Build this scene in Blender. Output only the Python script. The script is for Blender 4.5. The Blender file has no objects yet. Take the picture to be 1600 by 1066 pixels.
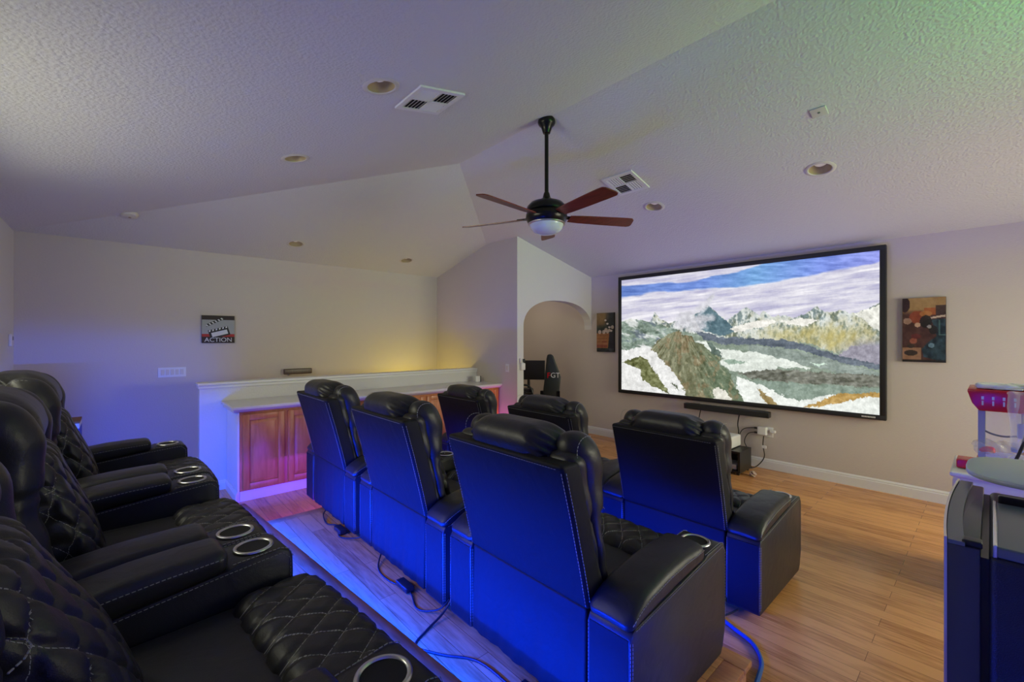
import bpy, math, random
import numpy as np
from mathutils import Vector, Matrix, Euler
random.seed(7)
PI = math.pi
SC = bpy.context.scene
C = SC.collection

# ------------------------------------------------------------------ camera
cam_d = bpy.data.cameras.new('camera'); cam = bpy.data.objects.new('camera', cam_d); C.objects.link(cam)
cam.location = (0, 0, 1.6)
cam.rotation_euler = (PI/2, 0, math.radians(47.9))
cam_d.sensor_fit = 'HORIZONTAL'; cam_d.sensor_width = 36.0; cam_d.lens = 36.0*678/1600
cam_d.shift_y = -3/1600
cam_d.clip_start = 0.02
SC.camera = cam

# ------------------------------------------------------------------ world, view
w = bpy.data.worlds.new('world'); SC.world = w; w.use_nodes = True
w.node_tree.nodes['Background'].inputs[0].default_value = (0.75, 0.85, 1.0, 1)
w.node_tree.nodes['Background'].inputs[1].default_value = 1.0
SC.view_settings.view_transform = 'Standard'; SC.view_settings.look = 'None'
SC.view_settings.gamma = 1.0; SC.view_settings.use_curve_mapping = False
SC.view_settings.exposure = 0.06

# ------------------------------------------------------------------ lights of the room and added fill lights
def area(name, loc, target, sx, sy, power, col, spread=PI, up='Y'):
    d = bpy.data.lights.new(name, 'AREA'); d.shape = 'RECTANGLE'; d.size = sx; d.size_y = sy
    d.energy = power; d.color = col; d.spread = spread
    o = bpy.data.objects.new(name, d); C.objects.link(o); o.location = loc
    v = Vector(target)-Vector(loc)
    o.rotation_euler = v.to_track_quat('-Z', up).to_euler()
    return o
def strip(name, a, b, direction, power, col, width=0.012, spread=PI):
    """a lit LED tape from a to b, shining along direction"""
    a = Vector(a); b = Vector(b); x = (b-a).normalized(); z = -Vector(direction).normalized()
    z = (z - x*z.dot(x)).normalized(); y = z.cross(x)
    d = bpy.data.lights.new(name, 'AREA'); d.shape = 'RECTANGLE'; d.size = (b-a).length; d.size_y = width
    d.energy = power; d.color = col; d.spread = spread
    o = bpy.data.objects.new(name, d); C.objects.link(o)
    o.matrix_world = Matrix.Translation((a+b)/2) @ Matrix((x, y, z)).transposed().to_4x4()
    return o
FILL = (1.0, 0.965, 0.67)  # colour of the two added fill lights
BLUE = (0.0, 0.028, 1.0)
FLO = (0.0, 0.032, 1.0)
area('window_daylight', (2.25, 4.45, 1.55), (-5, 3.6, 1.0), 2.3, 1.2, 86, FILL, math.radians(125))  # added fill light outside the unseen right wall
area('window_daylight_back', (-3.3, -1.15, 2.15), (-4.2, 3.5, 1.8), 1.9, .7, 48, FILL)  # added fill light behind the unseen back wall, brightens the left side
strip('led_back_row', (-3.95, 0.47, 0.36), (-0.85, 0.55, 0.36), (0, 1, 0.0), 100, BLUE, spread=math.radians(118))
strip('led_back_row_down', (-3.95, 0.47, 0.375), (-0.85, 0.55, 0.375), (0, .8, -1), 40, FLO, spread=math.radians(150))
strip('led_upper_step', (-3.9, 0.76, 0.268), (-0.76, 1.03, 0.268), (0, 1, -1), 80, FLO)
strip('led_middle_row', (-4.1, 2.06, 0.20), (-0.9, 2.06, 0.20), (0, 1, 0.0), 42, BLUE, spread=math.radians(118))
strip('led_right_side', (-0.705, -0.4, 0.10), (-0.705, 2.1, 0.10), (1, 0, -0.1), 32, FLO, spread=math.radians(130))
strip('led_left_side', (-3.975, -0.5, 0.25), (-3.975, 0.34, 0.25), (-1, 0, -0.1), 29, (0.0, 0.08, 1.0), spread=math.radians(140))
strip('led_left_lower', (-3.935, 0.85, 0.10), (-3.935, 2.0, 0.10), (-1, 0, 0.0), 8, (0.25, 0.03, 1.0), spread=math.radians(150))
strip('led_violet_corner', (-4.72, 4.05, 0.13), (-4.6, 4.10, 0.13), (0, 0.8, 1), 2.2, (1.0, 0.10, 0.9), 0.03)
strip('led_green_wall', (1.84, 2.5, 2.80), (1.84, 3.7, 2.80), (-1, 0, 0.42), 9, (0.06, 1.0, 0.10), spread=math.radians(75))
strip('led_upper_right', (-0.71, -0.5, 0.26), (-0.71, 0.8, 0.26), (1, .75, .9), 20, BLUE, spread=math.radians(80))
def lamp(name, loc, power, col, r=0.08):
    d = bpy.data.lights.new(name, 'POINT'); d.energy = power; d.color = col; d.shadow_soft_size = r
    o = bpy.data.objects.new(name, d); C.objects.link(o); o.location = loc
lamp('stairwell_lamp', (-6.15, 3.5, 0.75), 11.0, (1.0, 0.80, 0.10), 0.15)
lamp('side_room_lamp', (-5.6, 4.9, 2.3), 7, (1.0, 0.88, 0.72), 0.15)

# ------------------------------------------------------------------ materials
def new_mat(name):
    m = bpy.data.materials.new(name); m.use_nodes = True
    nt = m.node_tree; b = nt.nodes['Principled BSDF']
    return m, nt, b
def N(nt, t, **kw):
    n = nt.nodes.new(t)
    for k, v in kw.items():
        if k.startswith('i_'): n.inputs[k[2:].replace('_', ' ')].default_value = v
        else: setattr(n, k, v)
    return n
def mat(name, col, rough=0.5, metal=0.0, bump=0, bscale=200, var=0.0, emit=0, spec=None, alpha=None, trans=0, coat=0, detail=3):
    m, nt, b = new_mat(name)
    b.inputs['Base Color'].default_value = (*col, 1); b.inputs['Roughness'].default_value = rough
    b.inputs['Metallic'].default_value = metal
    if spec is not None: b.inputs['Specular IOR Level'].default_value = spec
    if trans: b.inputs['Transmission Weight'].default_value = trans
    if coat: b.inputs['Coat Weight'].default_value = coat
    if alpha is not None: b.inputs['Alpha'].default_value = alpha
    if emit:
        b.inputs['Emission Color'].default_value = (*col, 1); b.inputs['Emission Strength'].default_value = emit
    tc = N(nt, 'ShaderNodeTexCoord')
    if bump:
        n = N(nt, 'ShaderNodeTexNoise'); n.inputs['Scale'].default_value = bscale; n.inputs['Detail'].default_value = detail
        nt.links.new(tc.outputs['Object'], n.inputs['Vector'])
        bp = N(nt, 'ShaderNodeBump'); bp.inputs['Strength'].default_value = min(1, bump); bp.inputs['Distance'].default_value = 0.002*max(1, bump)
        nt.links.new(n.outputs['Fac'], bp.inputs['Height']); nt.links.new(bp.outputs[0], b.inputs['Normal'])
    if var:
        n2 = N(nt, 'ShaderNodeTexNoise'); n2.inputs['Scale'].default_value = 3.0; n2.inputs['Detail'].default_value = 4
        nt.links.new(tc.outputs['Object'], n2.inputs['Vector'])
        r = N(nt, 'ShaderNodeValToRGB')
        r.color_ramp.elements[0].color = (*[c*(1-var) for c in col], 1); r.color_ramp.elements[1].color = (*[min(1, c*(1+var)) for c in col], 1)
        nt.links.new(n2.outputs['Fac'], r.inputs[0]); nt.links.new(r.outputs[0], b.inputs['Base Color'])
    return m
def textured_paint(name, col, dist, scale):
    m, nt, b = new_mat(name)
    b.inputs['Base Color'].default_value = (*col, 1); b.inputs['Roughness'].default_value = 0.75
    g = N(nt, 'ShaderNodeNewGeometry')
    n = N(nt, 'ShaderNodeTexNoise'); n.inputs['Scale'].default_value = scale; n.inputs['Detail'].default_value = 4; n.inputs['Roughness'].default_value = .62
    v = N(nt, 'ShaderNodeTexVoronoi'); v.inputs['Scale'].default_value = scale*.9; v.feature = 'SMOOTH_F1'
    nt.links.new(g.outputs['Position'], n.inputs['Vector']); nt.links.new(g.outputs['Position'], v.inputs['Vector'])
    a = N(nt, 'ShaderNodeMath', operation='ADD'); nt.links.new(n.outputs['Fac'], a.inputs[0]); nt.links.new(v.outputs['Distance'], a.inputs[1])
    bp = N(nt, 'ShaderNodeBump'); bp.inputs['Strength'].default_value = 1.0; bp.inputs['Distance'].default_value = dist
    nt.links.new(a.outputs[0], bp.inputs['Height']); nt.links.new(bp.outputs[0], b.inputs['Normal'])
    return m
def plank_mat(name, c1, c2, rough=0.3):
    m, nt, b = new_mat(name); L = nt.links.new
    g = N(nt, 'ShaderNodeNewGeometry')
    br = N(nt, 'ShaderNodeTexBrick'); br.offset = 0.37; br.offset_frequency = 2
    br.inputs['Scale'].default_value = 1.0; br.inputs['Brick Width'].default_value = 1.15; br.inputs['Row Height'].default_value = 0.098
    br.inputs['Mortar Size'].default_value = 0.0011; br.inputs['Mortar Smooth'].default_value = 0.1; br.inputs['Bias'].default_value = 0
    br.inputs['Color1'].default_value = (0, 0, 0, 1); br.inputs['Color2'].default_value = (1, 1, 1, 1); br.inputs['Mortar'].default_value = (.5, .5, .5, 1)
    L(g.outputs['Position'], br.inputs['Vector'])
    mp = N(nt, 'ShaderNodeMapping'); mp.inputs['Scale'].default_value = (5.0, 48, 20)
    L(g.outputs['Position'], mp.inputs['Vector'])
    n = N(nt, 'ShaderNodeTexNoise'); n.inputs['Scale'].default_value = 1.0; n.inputs['Detail'].default_value = 5; n.inputs['Roughness'].default_value = .6
    L(mp.outputs[0], n.inputs['Vector'])
    mp2 = N(nt, 'ShaderNodeMapping'); mp2.inputs['Scale'].default_value = (2.2, 10, 5)
    L(g.outputs['Position'], mp2.inputs['Vector'])
    n2 = N(nt, 'ShaderNodeTexNoise'); n2.inputs['Scale'].default_value = 1.2; n2.inputs['Detail'].default_value = 3
    L(mp2.outputs[0], n2.inputs['Vector'])
    a = N(nt, 'ShaderNodeMath', operation='MULTIPLY_ADD'); a.inputs[1].default_value = 0.32
    L(br.outputs['Color'], a.inputs[0]); L(n.outputs['Fac'], a.inputs[2])
    a2 = N(nt, 'ShaderNodeMath', operation='MULTIPLY_ADD'); a2.inputs[1].default_value = 0.5
    L(n2.outputs['Fac'], a2.inputs[0]); L(a.outputs[0], a2.inputs[2])
    r = N(nt, 'ShaderNodeValToRGB'); e = r.color_ramp.elements
    e[0].position = .52; e[0].color = (*c1, 1); e[1].position = 1.12 if False else 1.0; e[1].color = (*c2, 1)
    L(a2.outputs[0], r.inputs[0])
    mx = N(nt, 'ShaderNodeMix', data_type='RGBA'); L(br.outputs['Fac'], mx.inputs[0]); L(r.outputs[0], mx.inputs[6]); mx.inputs[7].default_value = (c1[0]*.35, c1[1]*.3, c1[2]*.3, 1)
    L(mx.outputs[2], b.inputs['Base Color'])
    b.inputs['Roughness'].default_value = rough
    bp = N(nt, 'ShaderNodeBump'); bp.invert = True; bp.inputs['Strength'].default_value = .5; bp.inputs['Distance'].default_value = .001
    L(br.outputs['Fac'], bp.inputs['Height']); L(bp.outputs[0], b.inputs['Normal'])
    return m
def wood_mat(name, c1, c2, scale=(18, 18, 1.6), rough=0.35):
    m, nt, b = new_mat(name); L = nt.links.new
    tc = N(nt, 'ShaderNodeTexCoord'); mp = N(nt, 'ShaderNodeMapping'); mp.inputs['Scale'].default_value = scale
    L(tc.outputs['Object'], mp.inputs['Vector'])
    n = N(nt, 'ShaderNodeTexNoise'); n.inputs['Scale'].default_value = 2.5; n.inputs['Detail'].default_value = 6; n.inputs['Roughness'].default_value = .6; n.inputs['Distortion'].default_value = .6
    L(mp.outputs[0], n.inputs['Vector'])
    r = N(nt, 'ShaderNodeValToRGB'); e = r.color_ramp.elements
    e[0].position = .35; e[0].color = (*c1, 1); e[1].position = .65; e[1].color = (*c2, 1)
    L(n.outputs['Fac'], r.inputs[0]); L(r.outputs[0], b.inputs['Base Color']); b.inputs['Roughness'].default_value = rough
    return m
def leather_mat(name, col, rough, stitched=False, spec=.5):
    m, nt, b = new_mat(name); L = nt.links.new; b.inputs['Specular IOR Level'].default_value = spec
    tc = N(nt, 'ShaderNodeTexCoord')
    v = N(nt, 'ShaderNodeTexVoronoi'); v.inputs['Scale'].default_value = 420
    n = N(nt, 'ShaderNodeTexNoise'); n.inputs['Scale'].default_value = 9; n.inputs['Detail'].default_value = 5; n.inputs['Distortion'].default_value = .8
    L(tc.outputs['Object'], v.inputs['Vector']); L(tc.outputs['Object'], n.inputs['Vector'])
    bp1 = N(nt, 'ShaderNodeBump'); bp1.inputs['Strength'].default_value = .35; bp1.inputs['Distance'].default_value = .0006
    L(v.outputs['Distance'], bp1.inputs['Height'])
    bp2 = N(nt, 'ShaderNodeBump'); bp2.inputs['Strength'].default_value = .5; bp2.inputs['Distance'].default_value = .008
    L(n.outputs['Fac'], bp2.inputs['Height']); L(bp1.outputs[0], bp2.inputs['Normal']); L(bp2.outputs[0], b.inputs['Normal'])
    b.inputs['Roughness'].default_value = rough; b.inputs['Base Color'].default_value = (*col, 1)
    if stitched:
        uv = N(nt, 'ShaderNodeUVMap'); uv.uv_map = 'quilt'
        sp = N(nt, 'ShaderNodeSeparateXYZ'); L(uv.outputs[0], sp.inputs[0])
        def line(a, o):
            f = N(nt, 'ShaderNodeMath', operation='FRACT'); L(a, f.inputs[0])
            s = N(nt, 'ShaderNodeMath', operation='SUBTRACT'); L(f.outputs[0], s.inputs[0]); s.inputs[1].default_value = .5
            ab = N(nt, 'ShaderNodeMath', operation='ABSOLUTE'); L(s.outputs[0], ab.inputs[0])
            g = N(nt, 'ShaderNodeMath', operation='GREATER_THAN'); L(ab.outputs[0], g.inputs[0]); g.inputs[1].default_value = .487
            mu = N(nt, 'ShaderNodeMath', operation='MULTIPLY'); L(o, mu.inputs[0]); mu.inputs[1].default_value = 9
            f2 = N(nt, 'ShaderNodeMath', operation='FRACT'); L(mu.outputs[0], f2.inputs[0])
            l = N(nt, 'ShaderNodeMath', operation='LESS_THAN'); L(f2.outputs[0], l.inputs[0]); l.inputs[1].default_value = .74
            p = N(nt, 'ShaderNodeMath', operation='MULTIPLY'); L(g.outputs[0], p.inputs[0]); L(l.outputs[0], p.inputs[1])
            return p.outputs[0]
        mxm = N(nt, 'ShaderNodeMath', operation='MAXIMUM'); L(line(sp.outputs[0], sp.outputs[1]), mxm.inputs[0]); L(line(sp.outputs[1], sp.outputs[0]), mxm.inputs[1])
        ml = N(nt, 'ShaderNodeMath', operation='MULTIPLY'); L(mxm.outputs[0], ml.inputs[0]); L(sp.outputs[2], ml.inputs[1])
        mx = N(nt, 'ShaderNodeMix', data_type='RGBA'); L(mxm.outputs[0], mx.inputs[0]); mx.inputs[6].default_value = (*col, 1); mx.inputs[7].default_value = (.34, .34, .29, 1)
        L(mx.outputs[2], b.inputs['Base Color'])
    return m
def attr_mat(name, emit=0.0, rough=.6):
    m, nt, b = new_mat(name); L = nt.links.new
    a = N(nt, 'ShaderNodeVertexColor'); a.layer_name = 'print'
    if emit:
        b.inputs['Base Color'].default_value = (.02, .02, .02, 1)
        L(a.outputs[0], b.inputs['Emission Color']); b.inputs['Emission Strength'].default_value = emit
        b.inputs['Roughness'].default_value = .8
    else:
        L(a.outputs[0], b.inputs['Base Color']); b.inputs['Roughness'].default_value = rough
    return m

M = {}
M['ceil'] = textured_paint('ceiling_paint', (.66, .655, .63), .0034, 66)
M['wall'] = textured_paint('wall_paint', (.58, .52, .47), .0008, 70)
M['wallw'] = textured_paint('light_wall_paint', (.66, .65, .63), .0008, 70)
M['trim'] = mat('white_trim', (.74, .74, .74), .35)
M['floor'] = plank_mat('bamboo_floor', (.33, .112, .030), (.70, .335, .115), .25)
M['nosing'] = wood_mat('nosing_wood', (.36, .14, .045), (.50, .22, .08), (2.5, 22, 22), .3)
M['oak'] = wood_mat('oak', (.46, .15, .04), (.60, .23, .075), (9, 9, 1.2))
M['leather'] = leather_mat('black_leather', (.021, .0205, .021), .40, spec=.42)
M['leather_s'] = leather_mat('black_seat_leather', (.022, .0215, .0215), .55)
M['leather_b'] = leather_mat('black_backing', (.0105, .0102, .0105), .62, spec=.22)
M['quilt'] = leather_mat('quilted_leather', (.020, .0195, .0195), .42, True)
M['thread'] = mat('grey_thread', (.33, .33, .29), .7)
M['steel'] = mat('brushed_steel', (.62, .62, .62), .3, 1.0)
M['black'] = mat('black_plastic', (.012, .012, .012), .35)
M['blackm'] = mat('black_metal', (.015, .014, .014), .28, .6)
M['dark'] = mat('dark_void', (.004, .004, .004), .8)  # near black painted for the shade in cup wells and vents
M['white'] = mat('white_plastic', (.72, .72, .72), .4)
M['almond'] = mat('almond_plastic', (.62, .58, .52), .45)
M['beige'] = mat('beige_reflector', (.42, .33, .20), .3)
M['bulb'] = mat('frosted_bulb', (.75, .70, .62), .4, emit=.22)
M['dome'] = mat('frosted_dome', (.62, .68, .66), .18)
M['mahog'] = wood_mat('mahogany', (.10, .012, .008), (.20, .028, .018), (1.5, 20, 20), .3)
M['red'] = mat('red_enamel', (.62, .012, .018), .25)
M['blueplastic'] = mat('blue_plastic', (.02, .10, .65), .35)
M['post'] = mat('painted_post', (.35, .38, .45), .35)  # blue LED light tinted into the post colour
M['card'] = mat('brown_cardboard', (.26, .13, .06), .8)
M['bag'] = mat('clear_bag', (.8, .8, .8), .12, alpha=.28)
M['glass'] = mat('clear_glass', (.9, .95, .95), .02, alpha=.12)
M['cableb'] = mat('blue_cable', (.03, .11, .30), .45)  # blue of the LED light put into the cable colour
M['cable'] = mat('black_cable', (.012, .012, .012), .5)
M['fridge'] = mat('black_textured_steel', (.022, .024, .028), .33, .2, bump=.6, bscale=500)
M['fridge_d'] = mat('black_gloss_door', (.055, .057, .06), .28)
M['greytop'] = mat('grey_counter_plastic', (.13, .15, .14), .3)
M['mint'] = mat('pale_tray', (.56, .62, .56), .35)
M['silver'] = mat('silver_edge', (.8, .8, .82), .22, .9)
M['paper'] = mat('white_paper', (.7, .7, .68), .8)
M['print'] = attr_mat('canvas_print')
M['screen'] = attr_mat('screen_picture', 1.1)
M['led'] = mat('led_tape', (.05, .25, 1.0), .4, emit=2.0)
M['counter'] = mat('cultured_stone', (.66, .64, .60), .25, var=.05)

# ------------------------------------------------------------------ mesh helpers
class MB:
    def __init__(s): s.v = []; s.f = []; s.m = []; s.uv = None
    def add(s, v, f, mi=0):
        o = len(s.v); s.v += [tuple(p) for p in v]; s.f += [tuple(i+o for i in q) for q in f]; s.m += [mi]*len(f)
        return s
    def box(s, a, b, mi=0):
        x0, y0, z0 = a; x1, y1, z1 = b
        v = [(x0, y0, z0), (x1, y0, z0), (x1, y1, z0), (x0, y1, z0), (x0, y0, z1), (x1, y0, z1), (x1, y1, z1), (x0, y1, z1)]
        return s.add(v, [(0, 3, 2, 1), (4, 5, 6, 7), (0, 1, 5, 4), (1, 2, 6, 5), (2, 3, 7, 6), (3, 0, 4, 7)], mi)
    def tube(s, pts, r, n=8, mi=0, cap=True):
        pts = [Vector(p) for p in pts]; rs = r if isinstance(r, (list, tuple)) else [r]*len(pts)
        v = []; f = []; u = None
        for i, p in enumerate(pts):
            t = (pts[min(i+1, len(pts)-1)]-pts[max(i-1, 0)]).normalized()
            if u is None:
                u = t.orthogonal().normalized()
            u = (u - t*u.dot(t)); u = u.normalized() if u.length > 1e-6 else t.orthogonal().normalized()
            w_ = t.cross(u)
            for k in range(n):
                a = 2*PI*k/n; v.append(p+(u*math.cos(a)+w_*math.sin(a))*rs[i])
        for i in range(len(pts)-1):
            for k in range(n):
                f.append((i*n+k, i*n+(k+1) % n, (i+1)*n+(k+1) % n, (i+1)*n+k))
        if cap: f.append(tuple(range(n-1, -1, -1))); f.append(tuple((len(pts)-1)*n+k for k in range(n)))
        return s.add(v, f, mi)
    def lathe(s, prof, c=(0, 0, 0), n=32, mi=0, close=True):
        v = []; f = []
        for r, z in prof:
            for k in range(n):
                a = 2*PI*k/n; v.append((c[0]+r*math.cos(a), c[1]+r*math.sin(a), c[2]+z))
        for i in range(len(prof)-1):
            for k in range(n): f.append((i*n+k, i*n+(k+1) % n, (i+1)*n+(k+1) % n, (i+1)*n+k))
        if close:
            if prof[0][0] > 1e-4: f.append(tuple(range(n-1, -1, -1)))
            if prof[-1][0] > 1e-4: f.append(tuple((len(prof)-1)*n+k for k in range(n)))
        return s.add(v, f, mi)
    def prism(s, poly, axis, a, b, mi=0):
        """poly of 2-D points extruded along axis from a to b"""
        n = len(poly)
        def P(p, t):
            return (t, p[0], p[1]) if axis == 'x' else (p[0], t, p[1]) if axis == 'y' else (p[0], p[1], t)
        v = [P(p, a) for p in poly]+[P(p, b) for p in poly]
        f = [tuple(range(n)), tuple(range(2*n-1, n-1, -1))]+[(i, i+n, (i+1) % n+n, (i+1) % n) for i in range(n)]
        return s.add(v, f, mi)
    def rbox(s, c, sz, r, n=(1, 1, 1), k=3, f=None, mi=0):
        h = [q/2 for q in sz]; r = min(r, min(h)*.999)
        ax = []
        for i in range(3):
            t = [-h[i]+r-r*math.tan(PI/4*(k-j)/k) for j in range(k+1)]
            mid = [(-h[i]+r)+(2*h[i]-2*r)*j/n[i] for j in range(1, n[i])]
            ax.append(t+mid+[-q for q in reversed(t)])
        idx = {}; vs = []; fs = []
        def V(p):
            key = tuple(round(q, 6) for q in p)
            if key in idx: return idx[key]
            inn = [max(-h[i]+r, min(h[i]-r, p[i])) for i in range(3)]
            d = Vector([p[i]-inn[i] for i in range(3)])
            if d.length > 1e-9: d = d.normalized()*r
            q = Vector(inn)+d
            nn = d.normalized() if d.length > 1e-9 else Vector((0, 0, 0))
            q = Vector(c)+q
            if f: q = Vector(f(q, nn))
            idx[key] = len(vs); vs.append(tuple(q)); return idx[key]
        for a in range(3):
            b_, c_ = (a+1) % 3, (a+2) % 3
            for sg in (-1, 1):
                for i in range(len(ax[b_])-1):
                    for j in range(len(ax[c_])-1):
                        q = []
                        for (ii, jj) in ((i, j), (i+1, j), (i+1, j+1), (i, j+1)):
                            p = [0, 0, 0]; p[a] = sg*h[a]; p[b_] = ax[b_][ii]; p[c_] = ax[c_][jj]; q.append(V(p))
                        if sg < 0: q.reverse()
                        if len(set(q)) >= 3: fs.append(tuple(dict.fromkeys(q)))
        return s.add(vs, fs, mi)
    def stitch(s, pts, r=.0013, dash=.0095, gap=.0045, mi=0):
        pts = [Vector(p) for p in pts]
        segs = []; L = 0
        for a, b in zip(pts, pts[1:]):
            l = (b-a).length; segs.append((L, l, a, b)); L += l
        def at(d):
            for s0, l, a, b in segs:
                if d <= s0+l+1e-9: return a+(b-a)*((d-s0)/max(l, 1e-9))
            return segs[-1][3]
        d = 0
        while d+dash < L:
            s.tube([at(d), at(d+dash)], r, 4); d += dash+gap
        return s
    def build(s, name, mats, parent=None, smooth=False, angle=None, bevel=0, uvf=None):
        me = bpy.data.meshes.new(name); me.from_pydata(s.v, [], s.f)
        if not isinstance(mats, (list, tuple)): mats = [mats]
        for m in mats: me.materials.append(m)
        me.polygons.foreach_set('material_index', s.m)
        if bevel:
            import bmesh
            bm = bmesh.new(); bm.from_mesh(me)
            bmesh.ops.recalc_face_normals(bm, faces=bm.faces[:])
            es = [e for e in bm.edges if len(e.link_faces) == 2 and e.calc_face_angle(0) > .5]
            bmesh.ops.bevel(bm, geom=es, offset=bevel, segments=2, profile=.5, affect='EDGES', clamp_overlap=True)
            bm.to_mesh(me); bm.free()
        if uvf:
            ul = me.uv_layers.new(name='quilt')
            for l in me.loops: ul.data[l.index].uv = uvf(me.vertices[l.vertex_index].co)
        if smooth or bevel:
            me.polygons.foreach_set('use_smooth', [True]*len(me.polygons))
            try: me.set_sharp_from_angle(angle=angle if angle else math.radians(40))
            except Exception: pass
        me.update()
        o = bpy.data.objects.new(name, me); C.objects.link(o)
        if parent: o.parent = parent
        return o
def thing(name, label, cat, loc=(0, 0, 0), rot=(0, 0, 0), group=None):
    o = bpy.data.objects.new(name, None); C.objects.link(o); o.empty_display_size = .1
    o.location = loc; o.rotation_euler = rot; o['label'] = label; o['category'] = cat
    if group: o['group'] = group
    return o
def tag(o, label, cat, group=None, kind=None):
    if label: o['label'] = label
    if cat: o['category'] = cat
    if group: o['group'] = group
    if kind: o['kind'] = kind
    return o
def struct(o): o['kind'] = 'structure'; return o
def dup(root, loc, rot=None, label=None):
    def cp(o, par):
        c = o.copy(); C.objects.link(c)
        if par: c.parent = par
        for ch in [q for q in SRC if q.parent == o]: cp(ch, c)
        return c
    SRC = [q for q in C.objects if q.parent]
    r = cp(root, None); r.location = loc
    if rot is not None: r.rotation_euler = rot
    if label: r['label'] = label
    return r
def text(name, s, size, depth, m, parent, M4, align='CENTER'):
    cu = bpy.data.curves.new(name, 'FONT'); cu.body = s; cu.size = size; cu.extrude = depth; cu.align_x = align; cu.align_y = 'CENTER'
    t = bpy.data.objects.new(name, cu); C.objects.link(t)
    bpy.context.view_layer.update()
    me = bpy.data.meshes.new_from_object(t.evaluated_get(bpy.context.evaluated_depsgraph_get()))
    bpy.data.objects.remove(t); me.transform(M4); me.materials.clear(); me.materials.append(m)
    o = bpy.data.objects.new(name, me); C.objects.link(o)
    if parent: o.parent = parent
    return o

# ------------------------------------------------------------------ the shell
XA, YB, YD, XC = -6.66, 5.93, -0.80, 1.90
ZW, ZB = 2.70, 2.64
R = (-3.77, 2.66, 3.455)
SB = (R[2]-ZB)/(YB-R[1]); SA = (R[2]-ZW)/(R[0]-XA); SCC = (R[2]-ZW)/(R[1]-YD)
zA = lambda x: ZW+SA*(x-XA)
zB = lambda y: ZB+SB*(YB-y)
zC = lambda y: ZW+SCC*(y-YD)
struct(MB().box((-7.0, -1.0, -.05), (2.1, 6.1, 0)).build('floor', M['floor']))

down = [(-2.483, 1.175, 'C'), (-3.91, 1.09, 'C'), (-6.10, 1.705, 'A'), (-6.15, 3.33, 'A'), (-.97, 4.365, 'B'), (-2.47, 4.315, 'B')]
def ceil_frame(x, y, pl):
    if pl == 'C': return (x, y, zC(y)), (math.atan(SCC), 0, 0)
    if pl == 'B': return (x, y, zB(y)), (-math.atan(SB), 0, 0)
    return (x, y, zA(x)), (0, -math.atan(SA), 0)
xe = XA-(ZW-ZB)/SA
P = [(XA, YD, ZW), R, (xe, YB, ZB), (xe, YD, ZB), (XC+.1, R[1], R[2]), (XC+.1, YB, ZB), (XC+.1, YD, ZW),
     (XA, YD-.15, zC(YD-.15)), (XC+.1, YD-.15, zC(YD-.15)), (xe, YD-.15, ZB-.03), (xe, YB+.12, zB(YB+.12)), (XC+.1, YB+.12, zB(YB+.12))]
nP = len(P)
faces = [(0, 1, 2, 3), (1, 4, 5, 2), (0, 6, 4, 1), (7, 8, 6, 0), (9, 7, 0, 3), (2, 5, 11, 10)]
v = P+[(p[0], p[1], p[2]+.09) for p in P]
f = [tuple(reversed(q)) for q in faces]+[tuple(i+nP for i in q) for q in faces]
from collections import Counter
ed = Counter(); dirs = {}
for q in faces:
    for a, b in zip(q, q[1:]+q[:1]): ed[frozenset((a, b))] += 1; dirs[frozenset((a, b))] = (a, b)
for e, c_ in ed.items():
    if c_ == 1: a, b = dirs[e]; f.append((a, b, b+nP, a+nP))
cm = MB(); cm.add(v, f)
ceil = struct(cm.build('ceiling', M['ceil']))
import bmesh
bm = bmesh.new(); bm.from_mesh(ceil.data); bmesh.ops.recalc_face_normals(bm, faces=bm.faces[:]); bm.to_mesh(ceil.data); bm.free()
# holes for the recessed lights: cut, then the cutter is removed
cut = MB()
for x, y, pl in down:
    loc, rot = ceil_frame(x, y, pl); Mx = Matrix.Translation(loc) @ Euler(rot).to_matrix().to_4x4()
    t = MB().lathe([(.086, -.05), (.086, .2)], n=40)
    cut.add([Mx @ Vector(q) for q in t.v], t.f)
co = cut.build('cutter', M['ceil'])
md = ceil.modifiers.new('b', 'BOOLEAN'); md.operation = 'DIFFERENCE'; md.object = co; md.solver = 'EXACT'
bpy.context.view_layer.update()
nm = bpy.data.meshes.new_from_object(ceil.evaluated_get(bpy.context.evaluated_depsgraph_get()))
ceil.modifiers.clear(); ceil.data = nm; bpy.data.objects.remove(co)
nm.name = 'ceiling'

T = .12
struct(MB().box((XA-T, YD-T, 0), (XA, 4.33, ZW)).build('wall_left', M['wall']))
struct(MB().box((xe-.05, 4.33, 0), (XA, YB, 2.5)).build('wall_side_room', M['wall']))
struct(MB().box((-7.0, YB, 0), (XC+T, YB+T, ZB)).build('wall_front', M['wall']))
# wall at the camera's back, with an opening added for fill light
wb = MB(); W0, W1, Wz0, Wz1 = -4.3, -2.3, 1.75, 2.45
wb.box((XA, YD-T, 0), (W0, YD, zC(YD))).box((W1, YD-T, 0), (XC, YD, zC(YD))).box((W0, YD-T, 0), (W1, YD, Wz0)).box((W0, YD-T, Wz1), (W1, YD, zC(YD)))
struct(wb.build('wall_back', M['wallw']))
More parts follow.
